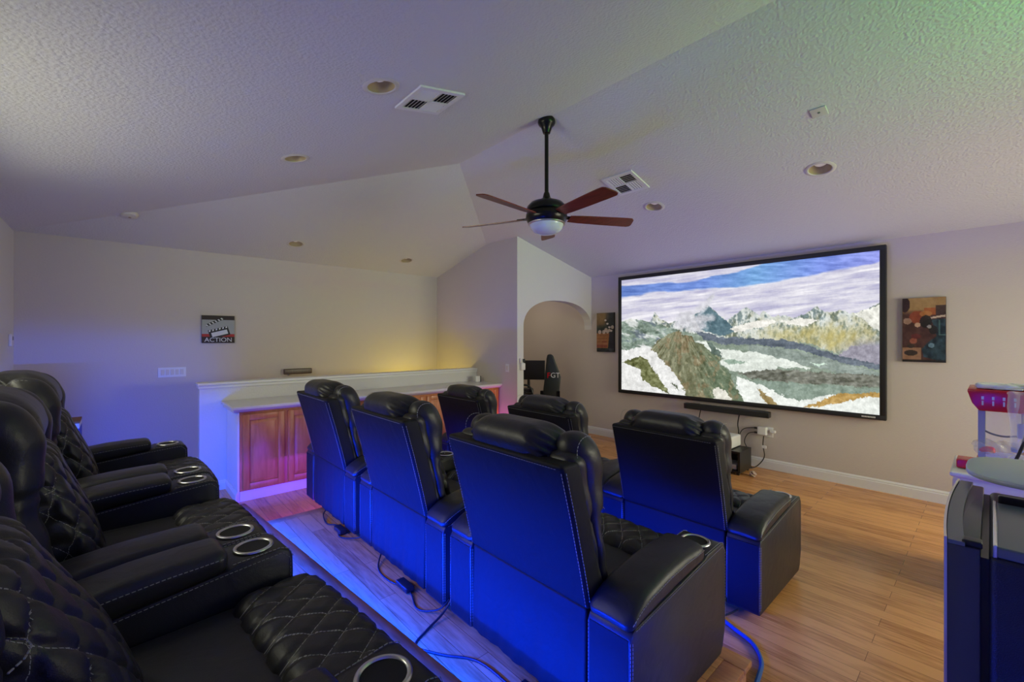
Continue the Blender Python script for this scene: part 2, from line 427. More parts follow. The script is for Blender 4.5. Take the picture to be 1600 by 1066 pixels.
# right wall, with a wide opening added for fill light; the top follows the gable
wr = MB(); V0, V1, Vz0, Vz1 = 3.30, 5.60, .85, 2.1
wr.box((XC, YD-T, 0), (XC+T, V0, Vz1)).box((XC, V1, 0), (XC+T, YB, Vz1)).box((XC, V0, 0), (XC+T, V1, Vz0))
wr.prism([(YD-T, Vz1), (YB, Vz1), (YB, ZB), (R[1], R[2]), (YD-T, zC(YD-T))], 'x', XC, XC+T)
struct(wr.build('wall_right', M['wall']))
def fill_window(n, axis, a0, a1, z0, z1, pos):  # added in unseen walls to let the fill light in
    m = MB(); g = MB()
    def bx(mm, u0, u1, w0, w1, d0, d1):
        if axis == 'y': mm.box((u0, pos+d0, w0), (u1, pos+d1, w1))
        else: mm.box((pos+d0, u0, w0), (pos+d1, u1, w1))
    k = .05
    bx(m, a0, a1, z0, z0+k, 0, .06); bx(m, a0, a1, z1-k, z1, 0, .06); bx(m, a0, a0+k, z0+k, z1-k, 0, .06); bx(m, a1-k, a1, z0+k, z1-k, 0, .06)
    mid = (a0+a1)/2; bx(m, mid-.02, mid+.02, z0+k, z1-k, 0, .06)
    o = struct(m.build('window_%d' % n, M['trim']))
    bx(g, a0+k, a1-k, z0+k, z1-k, .02, .026); g.build('pane', M['glass'], o)
fill_window(1, 'y', W0, W1, Wz0, Wz1, YD-.09)
fill_window(2, 'x', V0, V1, Vz0, Vz1, XC+.03)
# stair end wall and the arched wall
XF, YE = -4.55, 4.21
we = MB(); we.box((XA, YE, 0), (XF-.001, YE+.124, 3.30))
struct(we.build('wall_stair', M['wall']))
wf = MB()
ya, yb, zs, za = 4.334, YB-.0004, 1.76, 2.20
arch = []
nn = 28
for i in range(nn+1):
    t = PI*i/nn; cx_, hw = (ya+yb)/2, (yb-ya)/2
    e = 2/2.35
    arch.append((cx_-hw*(abs(math.cos(t))**e)*(1 if math.cos(t) > 0 else -1), zs+(za-zs)*(math.sin(t)**e if math.sin(t) > 1e-6 else 0)))
TW = .15
top = 3.15
for i in range(nn):
    (y0, z0), (y1, z1) = arch[i], arch[i+1]
    for x in (XF, XF-TW):
        q = [(x, y0, z0), (x, y1, z1), (x, y1, top), (x, y0, top)]
        wf.add(q, [(0, 1, 2, 3)] if x == XF else [(3, 2, 1, 0)])
    wf.add([(XF, y0, z0), (XF-TW, y0, z0), (XF-TW, y1, z1), (XF, y1, z1)], [(0, 1, 2, 3)])
wf.box((XF-TW, ya-.003, zs), (XF, ya, top))
wf.box((XF-.001, YE, 0), (XF+.003, ya, 3.2))
struct(wf.build('wall_arch', M['wallw'], smooth=True, angle=math.radians(30)))
struct(MB().box((xe-.05, 4.334, 2.5), (XF-TW, YB, 2.56)).build('ceiling_side_room', M['wallw']))
# baseboards
def baseboard(name, p0, p1, nrm, h=.125):
    m = MB(); d = Vector((p1[0]-p0[0], p1[1]-p0[1], 0)); n_ = Vector((*nrm, 0))
    prof = [(0, 0), (.016, 0), (.016, h*.72), (.011, h*.80), (.013, h*.86), (.007, h*.95), (.004, h), (0, h)]
    v = []
    for q in (Vector((*p0, 0)), Vector((*p1, 0))):
        for a, z in prof: v.append(q+n_*a+Vector((0, 0, z)))
    k = len(prof)
    f = [(i, (i+1) % k, (i+1) % k+k, i+k) for i in range(k)]+[tuple(range(k-1, -1, -1)), tuple(range(k, 2*k))]
    m.add(v, f); return struct(m.build(name, M['trim']))
baseboard('baseboard_front', (XC, YB), (-6.6, YB), (0, -1))
baseboard('baseboard_left', (XA, YD), (XA, 4.2), (1, 0))
baseboard('baseboard_stair', (-4.85, YE), (XF, YE), (0, -1))

# platforms (carrying rows two and three): planked tops, nosing boards, risers
fyu = lambda x: .735+(x+3.97)*.088
def platform(name, x0, x1, back, front, z, label):
    t = thing(name, label, 'platform', ((x0+x1)/2, 0, 0)); ox = t.location.x; q = .028
    def slab(nm, xa, xb, b0, f0, za, zb, m, bev=0):
        MB().prism([(xa-ox, back(xa)+b0), (xb-ox, back(xb)+b0), (xb-ox, front(xb)+f0), (xa-ox, front(xa)+f0)], 'z', za, zb).build(nm, m, t, bevel=bev)
    slab('riser', x0+.02, x1-.02, 0, -.02, 0, z-.004, M['floor'])
    slab('deck', x0+.09, x1-.09, 0, -.09, z-.004, z, M['floor'])
    MB().prism([(x0-ox, front(x0)-.09), (x1-ox, front(x1)-.09), (x1-ox, front(x1)), (x0-ox, front(x0))], 'z', z-q+.001, z+.001).build('nosing', M['nosing'], t, bevel=.006)
    slab('nosing', x0, x0+.09, 0, -.0903, z-q+.001, z+.001, M['nosing'], .006)
    slab('nosing', x1-.09, x1, 0, -.0903, z-q+.001, z+.001, M['nosing'], .006)
platform('seating_platform', -3.97, -.73, lambda x: YD+.005, fyu, .30, 'upper wood floored seating platform carrying the back row of recliners')
platform('seating_platform', -3.90, -.73, lambda x: fyu(x)-.017, lambda x: 2.13, .14, 'lower wood floored seating platform carrying the middle row of recliners')

# ------------------------------------------------------------------ recliner
ZL0, ZL1 = .45, 1.0
def lean(p):
    z = p[2]; k = (z-ZL0)/(ZL1-ZL0)
    return Vector((p[0], p[1]-.125*max(0, k)-.02*max(0, k)**2+.0, z))
def nz(x, y, z):
    return math.sin(13*x+5*y)*math.cos(11*z+3*x)+.5*math.sin(29*z+17*x)*math.cos(23*y)
def sstep(a, b, t):
    t = max(0, min(1, (t-a)/(b-a))); return t*t*(3-2*t)
def recliner():
    t = thing('recliner', '', 'recliner')
    W = .545; AW = .187; I = W-AW
    body = MB().box((-I+.01, .03, .05), (I-.01, .70, .30))
    for sx in (-1, 1):
        for y in (.08, .66): body.box((sx*.30-.03, y-.03, 0), (sx*.30+.03, y+.03, .05))
    body.build('base', M['black'], t)
    # lower back skirt: hangs between the arms, slightly rippled
    def skirt(q, n):
        r = .004*math.sin(q[0]*31)*(1-q[2]/.46)+.003*math.sin(q[0]*77+1)*(1-q[2]/.46)
        return (q[0], q[1]+r-.012*(1-q[2]/.46), q[2])
    MB().rbox((0, .022, .245), (2*I-.02, .03, .41), .01, n=(30, 1, 12), k=2, f=skirt).build('back_skirt', M['leather_b'], t, smooth=True)
    # arms
    for sx in (-1, 1):
        xc = sx*(W-AW/2)
        prof = [(0, .03), (0, .425), (.012, .45), (.035, .46), (.57, .515), (.60, .528), (.735, .532), (.765, .522), (.778, .495), (.78, .44), (.78, .14), (.755, .06), (.73, .03)]
        am = MB().prism(prof, 'x', xc-AW/2+.001, xc+AW/2-.001)
        arm = am.build('arm', M['leather'], t, bevel=.009)
        def fcu(q, n):
            y, z = q[1], q[2]
            k = max(0, 1-y/.13)
            at_ = .447+.063*min(1, max(0, y)/.57)
            th = .072+.022*math.sin(PI*max(0, min(1, y/.56)))-.040*k*k
            zz = at_+(z-.012+.041)/.082*th
            if z > .012: zz += .008*(1-((q[0]-xc)/.093)**2)
            return (q[0], y, zz+.0012*nz(q[0]*2, y*2, z*2))
        MB().rbox((xc, .287, .012), (AW+.004, .575, .082), .033, n=(6, 24, 2), k=5, f=fcu).build('arm_cushion', M['leather'], arm, smooth=True, angle=1.5)
        st = MB()
        for e in (-1, 1):
            xx = xc+e*(AW/2+.0015)
            pts = []
            for i in range(25):
                y = .012+.555*i/24; p = fcu(Vector((xx, y, .030)), None)
                pts.append((xx-e*.001, y, p[2]))
            st.stitch(pts, .0015)
            st.stitch([(xc+e*(AW/2+.0005), .010, .06), (xc+e*(AW/2+.0005), .010, .42)], .0011)
            st.stitch([(xc+e*(AW/2-.004), .002, .06), (xc+e*(AW/2-.004), .002, .43)], .0009)
            st.stitch([(xc+e*(AW/2-.008), .585, .5285), (xc+e*(AW/2-.008), .735, .5345), (xc+e*(AW/2-.008), .766, .524), (xc+e*(AW/2-.008), .781, .49)], .0013)
            st.stitch([(xc+e*(AW/2+.001), .03, .453), (xc+e*(AW/2+.001), .56, .505), (xc+e*(AW/2+.001), .74, .518), (xc+e*(AW/2+.001), .768, .49), (xc+e*(AW/2+.001), .770, .15)], .0011)
        st.build('stitching', M['thread'], arm)
        MB().rbox((xc, .0005, .235), (AW-.022, .004, .385), .0015, k=1).build('back_panel', M['leather_b'], arm)
        # cup holder: steel ring round a flat dark disc, painted as the well's shade
        cp = MB(); cx_, cy_ = xc, .672; z0 = .533
        cp.lathe([(.052, .001), (.0545, .0055), (.060, .0065), (.064, .0045), (.0655, 0.0)], (cx_, cy_, z0), 48, 0, close=False)
        cp.lathe([(.052, .0015), (.050, .001), (.047, .0006), (.0001, .0005)], (cx_, cy_, z0), 48, 1, close=False)
        cp.build('cup_holder', [M['steel'], M['dark']], arm, smooth=True, angle=1.2)
    # seat
    def fseat(q, n):
        z = q[2]
        if n[2] > .3: z += .022*(1-(q[0]/I)**2)*(1-((q[1]-.36)/.3)**2)+.0015*nz(q[0], q[1], 0)
        return (q[0], q[1], z)
    MB().rbox((0, .36, .335), (2*I-.006, .50, .13), .035, n=(16, 16, 2), k=4, f=fseat).build('seat', M['leather_s'], t, smooth=True, angle=1.5)
    # quilted footrest roll
    qa, qb = .115, .15
    def quv(x, s): return (x/qa+s/qb, x/qa-s/qb)
    def groove(p, q):
        d1 = abs(p-round(p)); d2 = abs(q-round(q))
        return math.exp(-(d1/.10)**2)+math.exp(-(d2/.10)**2)*(1-.6*math.exp(-(d1/.10)**2))
    def froll(q, n):
        p, u = quv(q[0], q[1]-q[2]); e = sstep(0, .03, I-abs(q[0]))
        side = 1 if (n[2] > .2 or n[1] > .2) else 0
        g = -.009*groove(p, u)*e*side
        o = q+n*(g+.012*side*(1-(q[0]/I)**2))
        return o
    ro = MB().rbox((0, .705, .265), (2*I-.006, .29, .36), .075, n=(56, 14, 18), k=7, f=froll).build('footrest', M['quilt'], t, smooth=True, angle=1.5,
        uvf=lambda c_: quv(c_[0], c_[1]-c_[2]))
    # backrest
    bk = MB().rbox((0, .058, .728), (2*I, .105, .57), .018, n=(4, 1, 12), k=3, f=lambda q, n: lean(q)).build('backrest', M['leather_b'], t, smooth=True, angle=1.0)
    for sx in (-1, 1):
        def fb(q, n, sx=sx):
            z = q[2]; wv = .0035*math.sin(38*z+q[1]*9)*(1-n[2]**2)
            cr = -.012*math.exp(-((z-.78)/.012)**2)*(1 if n[1] > 0 else .4)
            o = q+n*(wv+cr)
            return lean((o[0], o[1]-.085*sstep(.98, .66, z)*max(0, min(1, (q[1]-.10)/.16)), o[2]))
        MB().rbox((sx*.273, .197, .755), (.165, .175, .69), .080, n=(2, 2, 34), k=6, f=fb).build('bolster', M['leather'], bk, smooth=True, angle=1.5)
        MB().rbox((sx*.285, .115, .735), (.140, .10, .60), .045, n=(2, 2, 26), k=5, f=fb).build('side_wing', M['leather'], bk, smooth=True, angle=1.5)
    pa, pb = .105, .15
    def puv(x, z): return (x/pa+z/pb, x/pa-z/pb)
    def padc(c_):
        k = max(0, (c_[2]-ZL0)/(ZL1-ZL0)); yl = c_[1]+.125*k+.02*k*k-.03*sstep(.85, .55, c_[2])
        return puv(c_[0]+math.copysign(max(0, .245-yl), c_[0]), c_[2])
    def fpad(q, n):
        xx = q[0]+math.copysign(max(0, .245-q[1]), q[0]); p, u = puv(xx, q[2]); side = sstep(.08, .13, q[1])
        g = -.013*groove(p, u)*side
        o = q+n*(g+(.02*(1-(q[0]/.22)**2) if n[1] > .2 else 0))
        return lean((o[0], o[1]+.03*sstep(.85, .55, o[2]), o[2]))
    MB().rbox((0, .170, .655), (.43, .19, .49), .055, n=(46, 2, 48), k=4, f=fpad).build('quilted_pad', M['quilt'], bk, smooth=True, angle=1.5,
        uvf=padc)
    def fh(q, n):
        ex = abs(q[0])/.24
        wr_ = .006*math.sin(q[2]*150+q[1]*110)*sstep(.62, 1.0, ex)+.004*math.sin(q[1]*60+q[2]*40+q[0]*6)*sstep(.5, 1, ex)
        o = q+n*wr_
        o[2] -= .022*sstep(.45, 1.0, ex)*(1 if n[2] > 0 else 0)
        o[1] += .012*math.sin(6*q[0])*0
        return lean(o)
    MB().rbox((0, .152, 1.005), (.50, .265, .235), .105, n=(18, 3, 2), k=9, f=fh).build('headrest', M['leather'], bk, smooth=True, angle=1.5)
    st = MB()
    for sx in (-1, 1):
        st.stitch([lean((sx*(I-.008), .0045, z)) for z in (.46, .6, .8, .995)], .0011)
        st.stitch([lean((sx*(I+.001), .022, z)) for z in (.46, .6, .8, .99)], .0013)
        pts = []
        for i in range(13):
            a = PI/2*i/12*1.25
            pts.append(lean((sx*.345, .17-.075*math.cos(a)*1.05+.02, 1.015+.078*math.sin(a))))
        st.stitch(pts, .0013)
        st.stitch([lean((sx*(.205+.13*k_), 0.258-.03*abs(k_-.5)**2*4, .78)) for k_ in (0, .25, .5, .75, 1)], .0016)
    st.stitch([lean((x, .003, .995)) for x in (-.34, 0, .34)], .0010)
    st.build('stitching', M['thread'], bk)
    return t
base = recliner()
base['group'] = 'black leather theater recliners'
rows = [
 # x, y, z, label
 (-1.318, -.265, .30, 5.0, 'black leather recliner in the back row nearest the camera, at the bottom left corner'),
 (-2.430, -.355, .30, 3.0, 'black leather recliner in the middle of the back row on the upper platform'),
 (-3.575, -.395, .30, 2.2, 'black leather recliner at the far end of the back row beside the left wall'),
 (-1.365, 1.285, .14, 0, 'black leather recliner in the middle row, largest seen from behind, at the platform right end'),
 (-2.50, 1.275, .14, 0, 'black leather recliner in the centre of the middle row, back lit blue'),
 (-3.66, 1.265, .14, 0, 'black leather recliner at the left end of the middle row beside the oak cabinets'),
 (-1.42, 2.675, 0, 0, 'black leather recliner at the right end of the front row below the big screen'),
 (-2.52, 2.675, 0, 0, 'black leather recliner in the centre of the front row, seen below the arch'),
 (-3.66, 2.675, 0, 0, 'black leather recliner at the left end of the front row near the oak cabinets'),
]
for i, (x, y, z, rz, lab) in enumerate(rows):
    if i == 0: base.location = (x, y, z+.002); base.rotation_euler = (0, 0, math.radians(rz)); base['label'] = lab
    else: dup(base, (x, y, z+.002), (0, 0, math.radians(rz)), label=lab)

# the nearest back row recliner is tipped back a little further
for o in C.objects:
    if o.parent == base and o.name.startswith('backrest'):
        a_ = math.radians(7); o.rotation_euler = (a_, 0, 0)
        o.location = (0, .05-(.05*math.cos(a_)-.45*math.sin(a_)), .45-(.05*math.sin(a_)+.45*math.cos(a_)))
# power cords behind the middle row and front row
def cord(name, pts, r, m, label, n=8, cat='cable', group=None):
    # smooth the polyline (Catmull-Rom)
    P_ = [Vector(p) for p in pts]; out = []
    for i in range(len(P_)-1):
        p0 = P_[max(i-1, 0)]; p1 = P_[i]; p2 = P_[i+1]; p3 = P_[min(i+2, len(P_)-1)]
        for k in range(6):
            t = k/6
            out.append(.5*((2*p1)+(-p0+p2)*t+(2*p0-5*p1+4*p2-p3)*t*t+(-p0+3*p1-3*p2+p3)*t**3))
    out.append(P_[-1])
    return tag(MB().tube(out, r, n).build(name, m, smooth=True), label, cat, group)
z2 = .145
cord('power_cord', [(-3.72, 1.30, z2+.05), (-3.68, 1.24, z2+.02), (-3.52, 1.21, z2), (-3.40, 1.25, z2+.01), (-3.22, 1.20, z2), (-3.05, 1.26, z2+.03), (-3.02, 1.30, z2+.05)], .005, M['cable'], 'tangled black power cord on the platform behind the left middle row recliner')
cord('power_cord', [(-2.75, 1.31, z2+.04), (-2.62, 1.22, z2), (-2.45, 1.20, z2), (-2.25, 1.235, z2+.005), (-2.08, 1.19, z2), (-1.97, 1.25, z2+.02), (-1.95, 1.31, z2+.06)], .005, M['cable'], 'black power cord looping behind the centre middle row recliner')
cord('power_cord', [(-1.93, 1.32, z2+.08), (-1.925, 1.25, z2+.02), (-1.89, 1.13, z2), (-1.83, 1.04, z2), (-1.70, 1.10, z2), (-1.55, 1.20, z2), (-1.30, 1.21, z2), (-1.12, 1.19, z2), (-1.05, 1.25, z2)], .006, M['cable'], 'black power cord curling across the platform behind the nearest middle row recliner')
for x, lab in ((-3.30, 'black power adapter on the platform under the left middle row recliner'), (-2.30, 'black power adapter on the platform under the centre middle row recliner'), (-1.25, 'black power adapter on the platform behind the nearest middle row recliner')):
    tag(MB().rbox((x, 1.235, z2+.017), (.13, .055, .034), .008).build('power_adapter', M['black'], smooth=True), lab, 'adapter')
cord('extension_cord', [(-1.25, 2.62, .04), (-1.10, 2.57, .012), (-.95, 2.50, .012), (-.84, 2.45, .012), (-.765, 2.35, .012), (-.735, 2.22, .012), (-.70, 1.95, .012), (-.64, 1.6, .012), (-.60, 1.2, .012)], .0105, M['cableb'], 'thick blue extension cord curving over the floor beside the front row')
cord('power_cord', [(-1.30, 2.66, .06), (-1.22, 2.60, .012), (-1.12, 2.63, .012), (-1.04, 2.57, .012), (-.99, 2.66, .03)], .005, M['cable'], 'short black power cord under the right end front row recliner')

# ------------------------------------------------------------------ half wall, counter and cabinets
hw = MB().box((-5.62, .61, 0), (-5.50, YE, 1.10)).build('wall_half', M['wallw']); struct(hw)
cp = MB(); cp.rbox((-5.56, (.59+YE)/2, 1.128), (.19, YE-.59, .03), .010, n=(1, 1, 1)); cp.box((-5.635, .60, 1.085), (-5.485, YE, 1.113))
struct(cp.build('trim_1', M['trim'], smooth=True))
ct = MB(); ct.rbox((-5.18, (.795+YE)/2, .927), (.62, YE-.795, .034), .010); ct.prism([(-5.485, .8815), (-4.93, .8815), (-4.905, .892), (-4.885, .911), (-5.485, .911)], 'y', .815, YE)
tag(ct.build('countertop', M['counter'], smooth=True), 'long off-white countertop lying on the oak cabinets against the half wall', 'countertop')
cy0 = .87; cw = (YE-.012-cy0)/4
def cabinet(y0, label, first=False):
    t = thing('base_cabinet', label, 'cabinet', (-4.95, y0+cw/2, 0), group='oak base cabinets')
    h = cw/2
    bd = MB().box((-.53, -h+.001, .10), (-.012, h-.001, .88))
    bd.build('body', M['oak'], t)
    fr = MB()
    for a, b in ((-h+.001, -h+.035), (h-.035, h-.001), (-.03, .03)): fr.box((-.012, a, .10), (.006, b, .88))
    for a, b in ((-h+.035, -.03), (.03, h-.035)):
        fr.box((-.012, a, .845), (.006, b, .88)); fr.box((-.012, a, .10), (.006, b, .125))
    fr.build('face_frame', M['oak'], t)
    MB().box((-.53, -h+.001, 0), (.004, h-.001, .10)).build('kickboard', M['trim'], t)
    for a, b in ((-h+.025, -.018), (.018, h-.025)):
        z0, z1 = .115, .855; d = MB()
        k = .058
        d.box((.006, a, z0), (.024, a+k, z1)); d.box((.006, b-k, z0), (.024, b, z1))
        d.box((.006, a+k, z0), (.024, b-k, z0+k)); d.box((.006, a+k, z1-k), (.024, b-k, z1))
        d.box((.006, a+k, z0+k), (.012, b-k, z1-k))
        # raised panel: frustum
        ya_, yb_, za_, zb_ = a+k+.010, b-k-.010, z0+k+.010, z1-k-.010; s_ = .024
        v = [(.012, ya_, za_), (.012, yb_, za_), (.012, yb_, zb_), (.012, ya_, zb_), (.022, ya_+s_, za_+s_), (.022, yb_-s_, za_+s_), (.022, yb_-s_, zb_-s_), (.022, ya_+s_, zb_-s_)]
        d.add(v, [(4, 5, 6, 7), (0, 1, 5, 4), (1, 2, 6, 5), (2, 3, 7, 6), (3, 0, 4, 7)])
        d.build('door', M['oak'], t, bevel=.003)
    return t
for i, lab in enumerate(('oak base cabinet with two raised panel doors at the blue lit left end', 'second oak base cabinet from the left, behind the middle row recliners',
                         'third oak base cabinet from the left, seen between recliners', 'oak base cabinet at the right end of the counter beside the violet wall')):
    cabinet(cy0+cw*i, lab)
struct(MB().box((-5.49, .85, 0), (-4.94, .868, .905)).build('trim_2', M['trim']))
e_ = baseboard('baseboard_cabinet_end', (-4.93, .85), (-5.50, .85), (0, -1), .10)
baseboard('baseboard_half_wall', (-5.50, .61), (-5.50, .84), (1, 0), .10)
# handrail end on the stair side of the left wall
hr = thing('handrail', 'dark wooden handrail end on the left wall above the half wall cap', 'handrail', (XA, 1.87, 1.145))
MB().rbox((.07, 0, 0), (.045, .37, .075), .012).build('rail', wood_mat('dark_walnut', (.05, .028, .02), (.09, .05, .035)), hr, smooth=True)
MB().tube([(0, -.10, -.05), (.04, -.10, -.05), (.07, -.10, -.03)], .011).build('bracket', M['steel'], hr, smooth=True)
# small white device on the counter
dv = thing('smart_speaker', 'small white device with black side on the counter by the stair wall', 'speaker', (-5.30, 4.08, .943))
MB().rbox((0, 0, .045), (.03, .085, .09), .012).build('body', M['white'], dv, smooth=True)
MB().rbox((0, .05, .045), (.028, .014, .088), .006).build('side', M['black'], dv, smooth=True)

# ------------------------------------------------------------------ plates and boxes on the walls
def plate(name, label, cat, loc, u, nrm, wdt, hgt, gangs=0, kind='rocker'):
    t = thing(name, label, cat, loc)
    U = Vector(u); Nn = Vector(nrm); Z_ = Vector((0, 0, 1))
    Mx = Matrix((U, Nn, Z_)).transposed().to_4x4()
    def put(mb): mb.v = [tuple(Mx @ Vector(q)) for q in mb.v]; return mb
    put(MB().rbox((0, .004, 0), (wdt, .008, hgt), .003)).build('cover_plate', M['white'], t, smooth=True)
    for g in range(gangs):
        x = (g-(gangs-1)/2)*.046
        put(MB().rbox((x, .010, 0), (.032, .006, .066), .002)).build('rocker' if kind == 'rocker' else 'socket', M['almond'], t, smooth=True)
    return t
plate('switch_plate', 'wide white wall switch plate of five rockers below the ACTION sign', 'switch', (XA, .47, 1.20), (0, -1, 0), (1, 0, 0), .27, .118, 5)
plate('switch_plate', 'single white light switch on the violet lit stair wall', 'switch', (-4.757, YE, 1.178), (1, 0, 0), (0, -1, 0), .075, .118, 1)
plate('outlet_plate', 'white outlet glowing blue low on the left wall behind the back row', 'outlet', (XA, -.39, .50), (0, -1, 0), (1, 0, 0), .13, .085, 1, 'socket')
tm = thing('thermostat', 'small white thermostat on the narrow back wall at far left', 'thermostat', (-6.42, YD, 1.59))
MB().rbox((0, .012, 0), (.11, .024, .12), .008).build('housing', M['white'], tm, smooth=True)
MB().box((-.03, .024, .0), (.03, .0255, .035)).build('display', M['greytop'], tm)
sn = thing('wall_sensor', 'white boxy sensor with a bracket on the arch wall corner', 'sensor', (XF+.003, 4.295, 1.215))
MB().rbox((.022, 0, -.01), (.044, .075, .10), .01).build('housing', M['white'], sn, smooth=True)
MB().rbox((.015, .035, .075), (.02, .03, .05), .006).build('bracket', M['black'], sn, smooth=True)
MB().rbox((.015, -.035, .075), (.02, .022, .07), .006).build('bracket', M['almond'], sn, smooth=True)

# ------------------------------------------------------------------ prints drawn by code
rng = np.random.RandomState(3)
def vnoise(x, y, seed=0):
    xi = np.floor(x).astype(int); yi = np.floor(y).astype(int); xf = x-xi; yf = y-yi
    def h(a, b):
        n_ = (a*374761393+b*668265263+seed*1274126177) & 0xffffffff
        n_ = ((n_ ^ (n_ >> 13))*1274126177) & 0xffffffff
        return ((n_ ^ (n_ >> 16)) & 0xffff)/65535.0
    u = xf*xf*(3-2*xf); v_ = yf*yf*(3-2*yf)
    a = h(xi, yi); b = h(xi+1, yi); c_ = h(xi, yi+1); d = h(xi+1, yi+1)
    return a*(1-u)*(1-v_)+b*u*(1-v_)+c_*(1-u)*v_+d*u*v_
def fbm(x, y, o=5, seed=0):
    r = 0; a = .5; t = 0
    for i in range(o):
        r = r+a*vnoise(x*2**i, y*2**i, seed+i*17); t += a; a *= .55
    return r/t
def inpoly(x, y, poly):
    ins = np.zeros(x.shape, bool); n_ = len(poly)
    for i in range(n_):
        x0, y0 = poly[i]; x1, y1 = poly[(i+1) % n_]
        if y0 == y1: continue
        c_ = ((y0 > y) != (y1 > y)) & (x < (x1-x0)*(y-y0)/(y1-y0)+x0); ins ^= c_
    return ins
def lin(c_): c_ = np.clip(c_, 0, 1); return np.where(c_ <= .04045, c_/12.92, ((c_+.055)/1.055)**2.4)
def picture(name, x0, x1, z0, z1, y, nx, nz_, fn, m, parent, faceplus=False):
    xs = np.linspace(x0, x1, nx+1); zs_ = np.linspace(z1, z0, nz_+1)
    Xg, Zg = np.meshgrid(xs, zs_); Ug, Vg = np.meshgrid(np.linspace(0, 1, nx+1), np.linspace(0, 1, nz_+1))
    col = lin(fn(Xg, Zg, Ug, Vg)/255.0)
    V_ = np.stack([Xg, np.full_like(Xg, y), Zg], -1).reshape(-1, 3)
    i = np.arange(nx*nz_); r_ = i//nx; c_ = i % nx; a = r_*(nx+1)+c_
    F_ = np.stack([a, a+nx+1, a+nx+2, a+1], -1)
    me = bpy.data.meshes.new(name); me.from_pydata(V_.tolist(), [], F_.tolist())
    ca = me.color_attributes.new('print', 'FLOAT_COLOR', 'POINT')
    ca.data.foreach_set('color', np.concatenate([col.reshape(-1, 3), np.ones((V_.shape[0], 1))], 1).ravel())
    me.materials.append(m); me.update()
    o = bpy.data.objects.new(name, me); C.objects.link(o)
    if parent: o.parent = parent
    return o
def mixc(base_, col, k):
    k = np.clip(k, 0, 1)[..., None]; return base_*(1-k)+np.array(col, float)*k
def mountains(Xg, Zg, U, V_):
    # drawing space of the picture: fixed 1.79:1 board, laid out in the landscape's own layout units
    s_, c_ = math.sin(math.radians(47.9)), math.cos(math.radians(47.9))
    fw = -s_*Xg+c_*5.86; lt = c_*Xg+s_*5.86
    x = 800+678*lt/fw; y = 530-678*(Zg-1.6)/fw
    wx = x+7*(fbm(x/9, y/9, 5, 5)-.5)+5*(fbm(x/2.5, y/2.5, 3, 6)-.5); wy = y+6*(fbm(x/9, y/9, 5, 9)-.5)+4*(fbm(x/2.5, y/2.5, 3, 10)-.5)
    I_ = lambda pts, xx: np.interp(xx, [p[0] for p in pts], [p[1] for p in pts])
    st_ = fbm(x/38+y/50, (y+.115*(x-970))/4.2, 5, 2)
    img = np.zeros(x.shape+(3,))+np.array((205, 203, 214.))
    img = mixc(img, (170, 168, 196), (st_-.48)*3.2)
    img = mixc(img, (228, 226, 230), (.44-st_)*5)
    up = I_([(970, 446), (1000, 445), (1030, 440), (1060, 442), (1090, 436), (1115, 430), (1150, 424), (1190, 412), (1390, 380)], x)
    lo = I_([(970, 467), (1000, 463), (1020, 459), (1060, 456), (1100, 453), (1150, 451), (1180, 446), (1215, 440), (1260, 432), (1300, 426), (1340, 418), (1390, 408)], x)
    wob = 6*(fbm(x/25, y/8, 4, 31)-.5)
    bl = np.clip((y+wob-up)/2.5, 0, 1)*np.clip((lo-y-wob)/3, 0, 1)
    bc = np.stack([np.interp(x, [970, 1100, 1180, 1280, 1390], [98, 100, 108, 112, 140]), np.interp(x, [970, 1100, 1180, 1280, 1390], [128, 132, 158, 136, 146]), np.interp(x, [970, 1180, 1390], [198, 210, 222])], -1)
    bc = bc+(fbm(x/20, y/3, 4, 8)[..., None]-.5)*70
    img = img*(1-bl[..., None]*.92)+bc*bl[..., None]*.92
    sky = [(970, 504), (985, 497), (997, 500), (1004, 505), (1015, 503), (1019, 496), (1023, 487), (1028, 494), (1033, 500), (1045, 505), (1058, 502), (1070, 505), (1083, 491), (1095, 487), (1107, 477), (1113, 483), (1120, 489), (1134, 501), (1145, 494), (1158, 485), (1163, 481), (1167, 479), (1173, 484), (1180, 489), (1187, 492), (1192, 486), (1196, 487), (1207, 496), (1215, 493), (1228, 494), (1240, 497), (1255, 492), (1265, 486), (1273, 480), (1277, 479), (1282, 484), (1290, 487), (1300, 488), (1312, 484), (1320, 486), (1327, 490), (1340, 488), (1350, 485), (1362, 480), (1370, 475), (1390, 468)]
    sl = I_(sky, x)+3*(fbm(x/4, y*0, 3, 4)-.5)
    land = y > sl
    rid = fbm(x/9+y/16, y/12-x/26, 5, 11); rid2 = 1-np.abs(2*fbm(x/7, y/13, 4, 12)-1)
    rock = np.zeros_like(img)+np.array((112, 128, 128.))
    rock = rock+(rid[..., None]-.5)*90
    snow = np.clip((rid2-.60+.12*np.sin(x/17)+.5*(fbm(x/3, y/4, 3, 13)-.5))*4, 0, 1)
    rock = mixc(rock, (220, 222, 216), snow*.8)
    gold = np.exp(-((x-1310)/62)**2-((y-528)/22)**2)+.55*np.exp(-((x-1215)/50)**2-((y-522)/14)**2)
    rock = mixc(rock, (180, 170, 112), gold*.9-(rid-.5))
    rock = mixc(rock, (150, 148, 165), np.exp(-((x-1360)/32)**2-((y-548)/15)**2)*1.1)
    img = np.where(land[..., None], rock, img)
    def P_(poly, c0, amp=50, sx=8, sy=6, seed=20, k=1.0, soft=False):
        nonlocal img
        ms = inpoly(wx, wy, poly); n_ = fbm(x/sx, y/sy, 5, seed)[..., None]-.5
        cc = np.array(c0, float)+n_*amp*2
        img = np.where(ms[..., None], img*(1-k)+cc*k, img)
        return ms
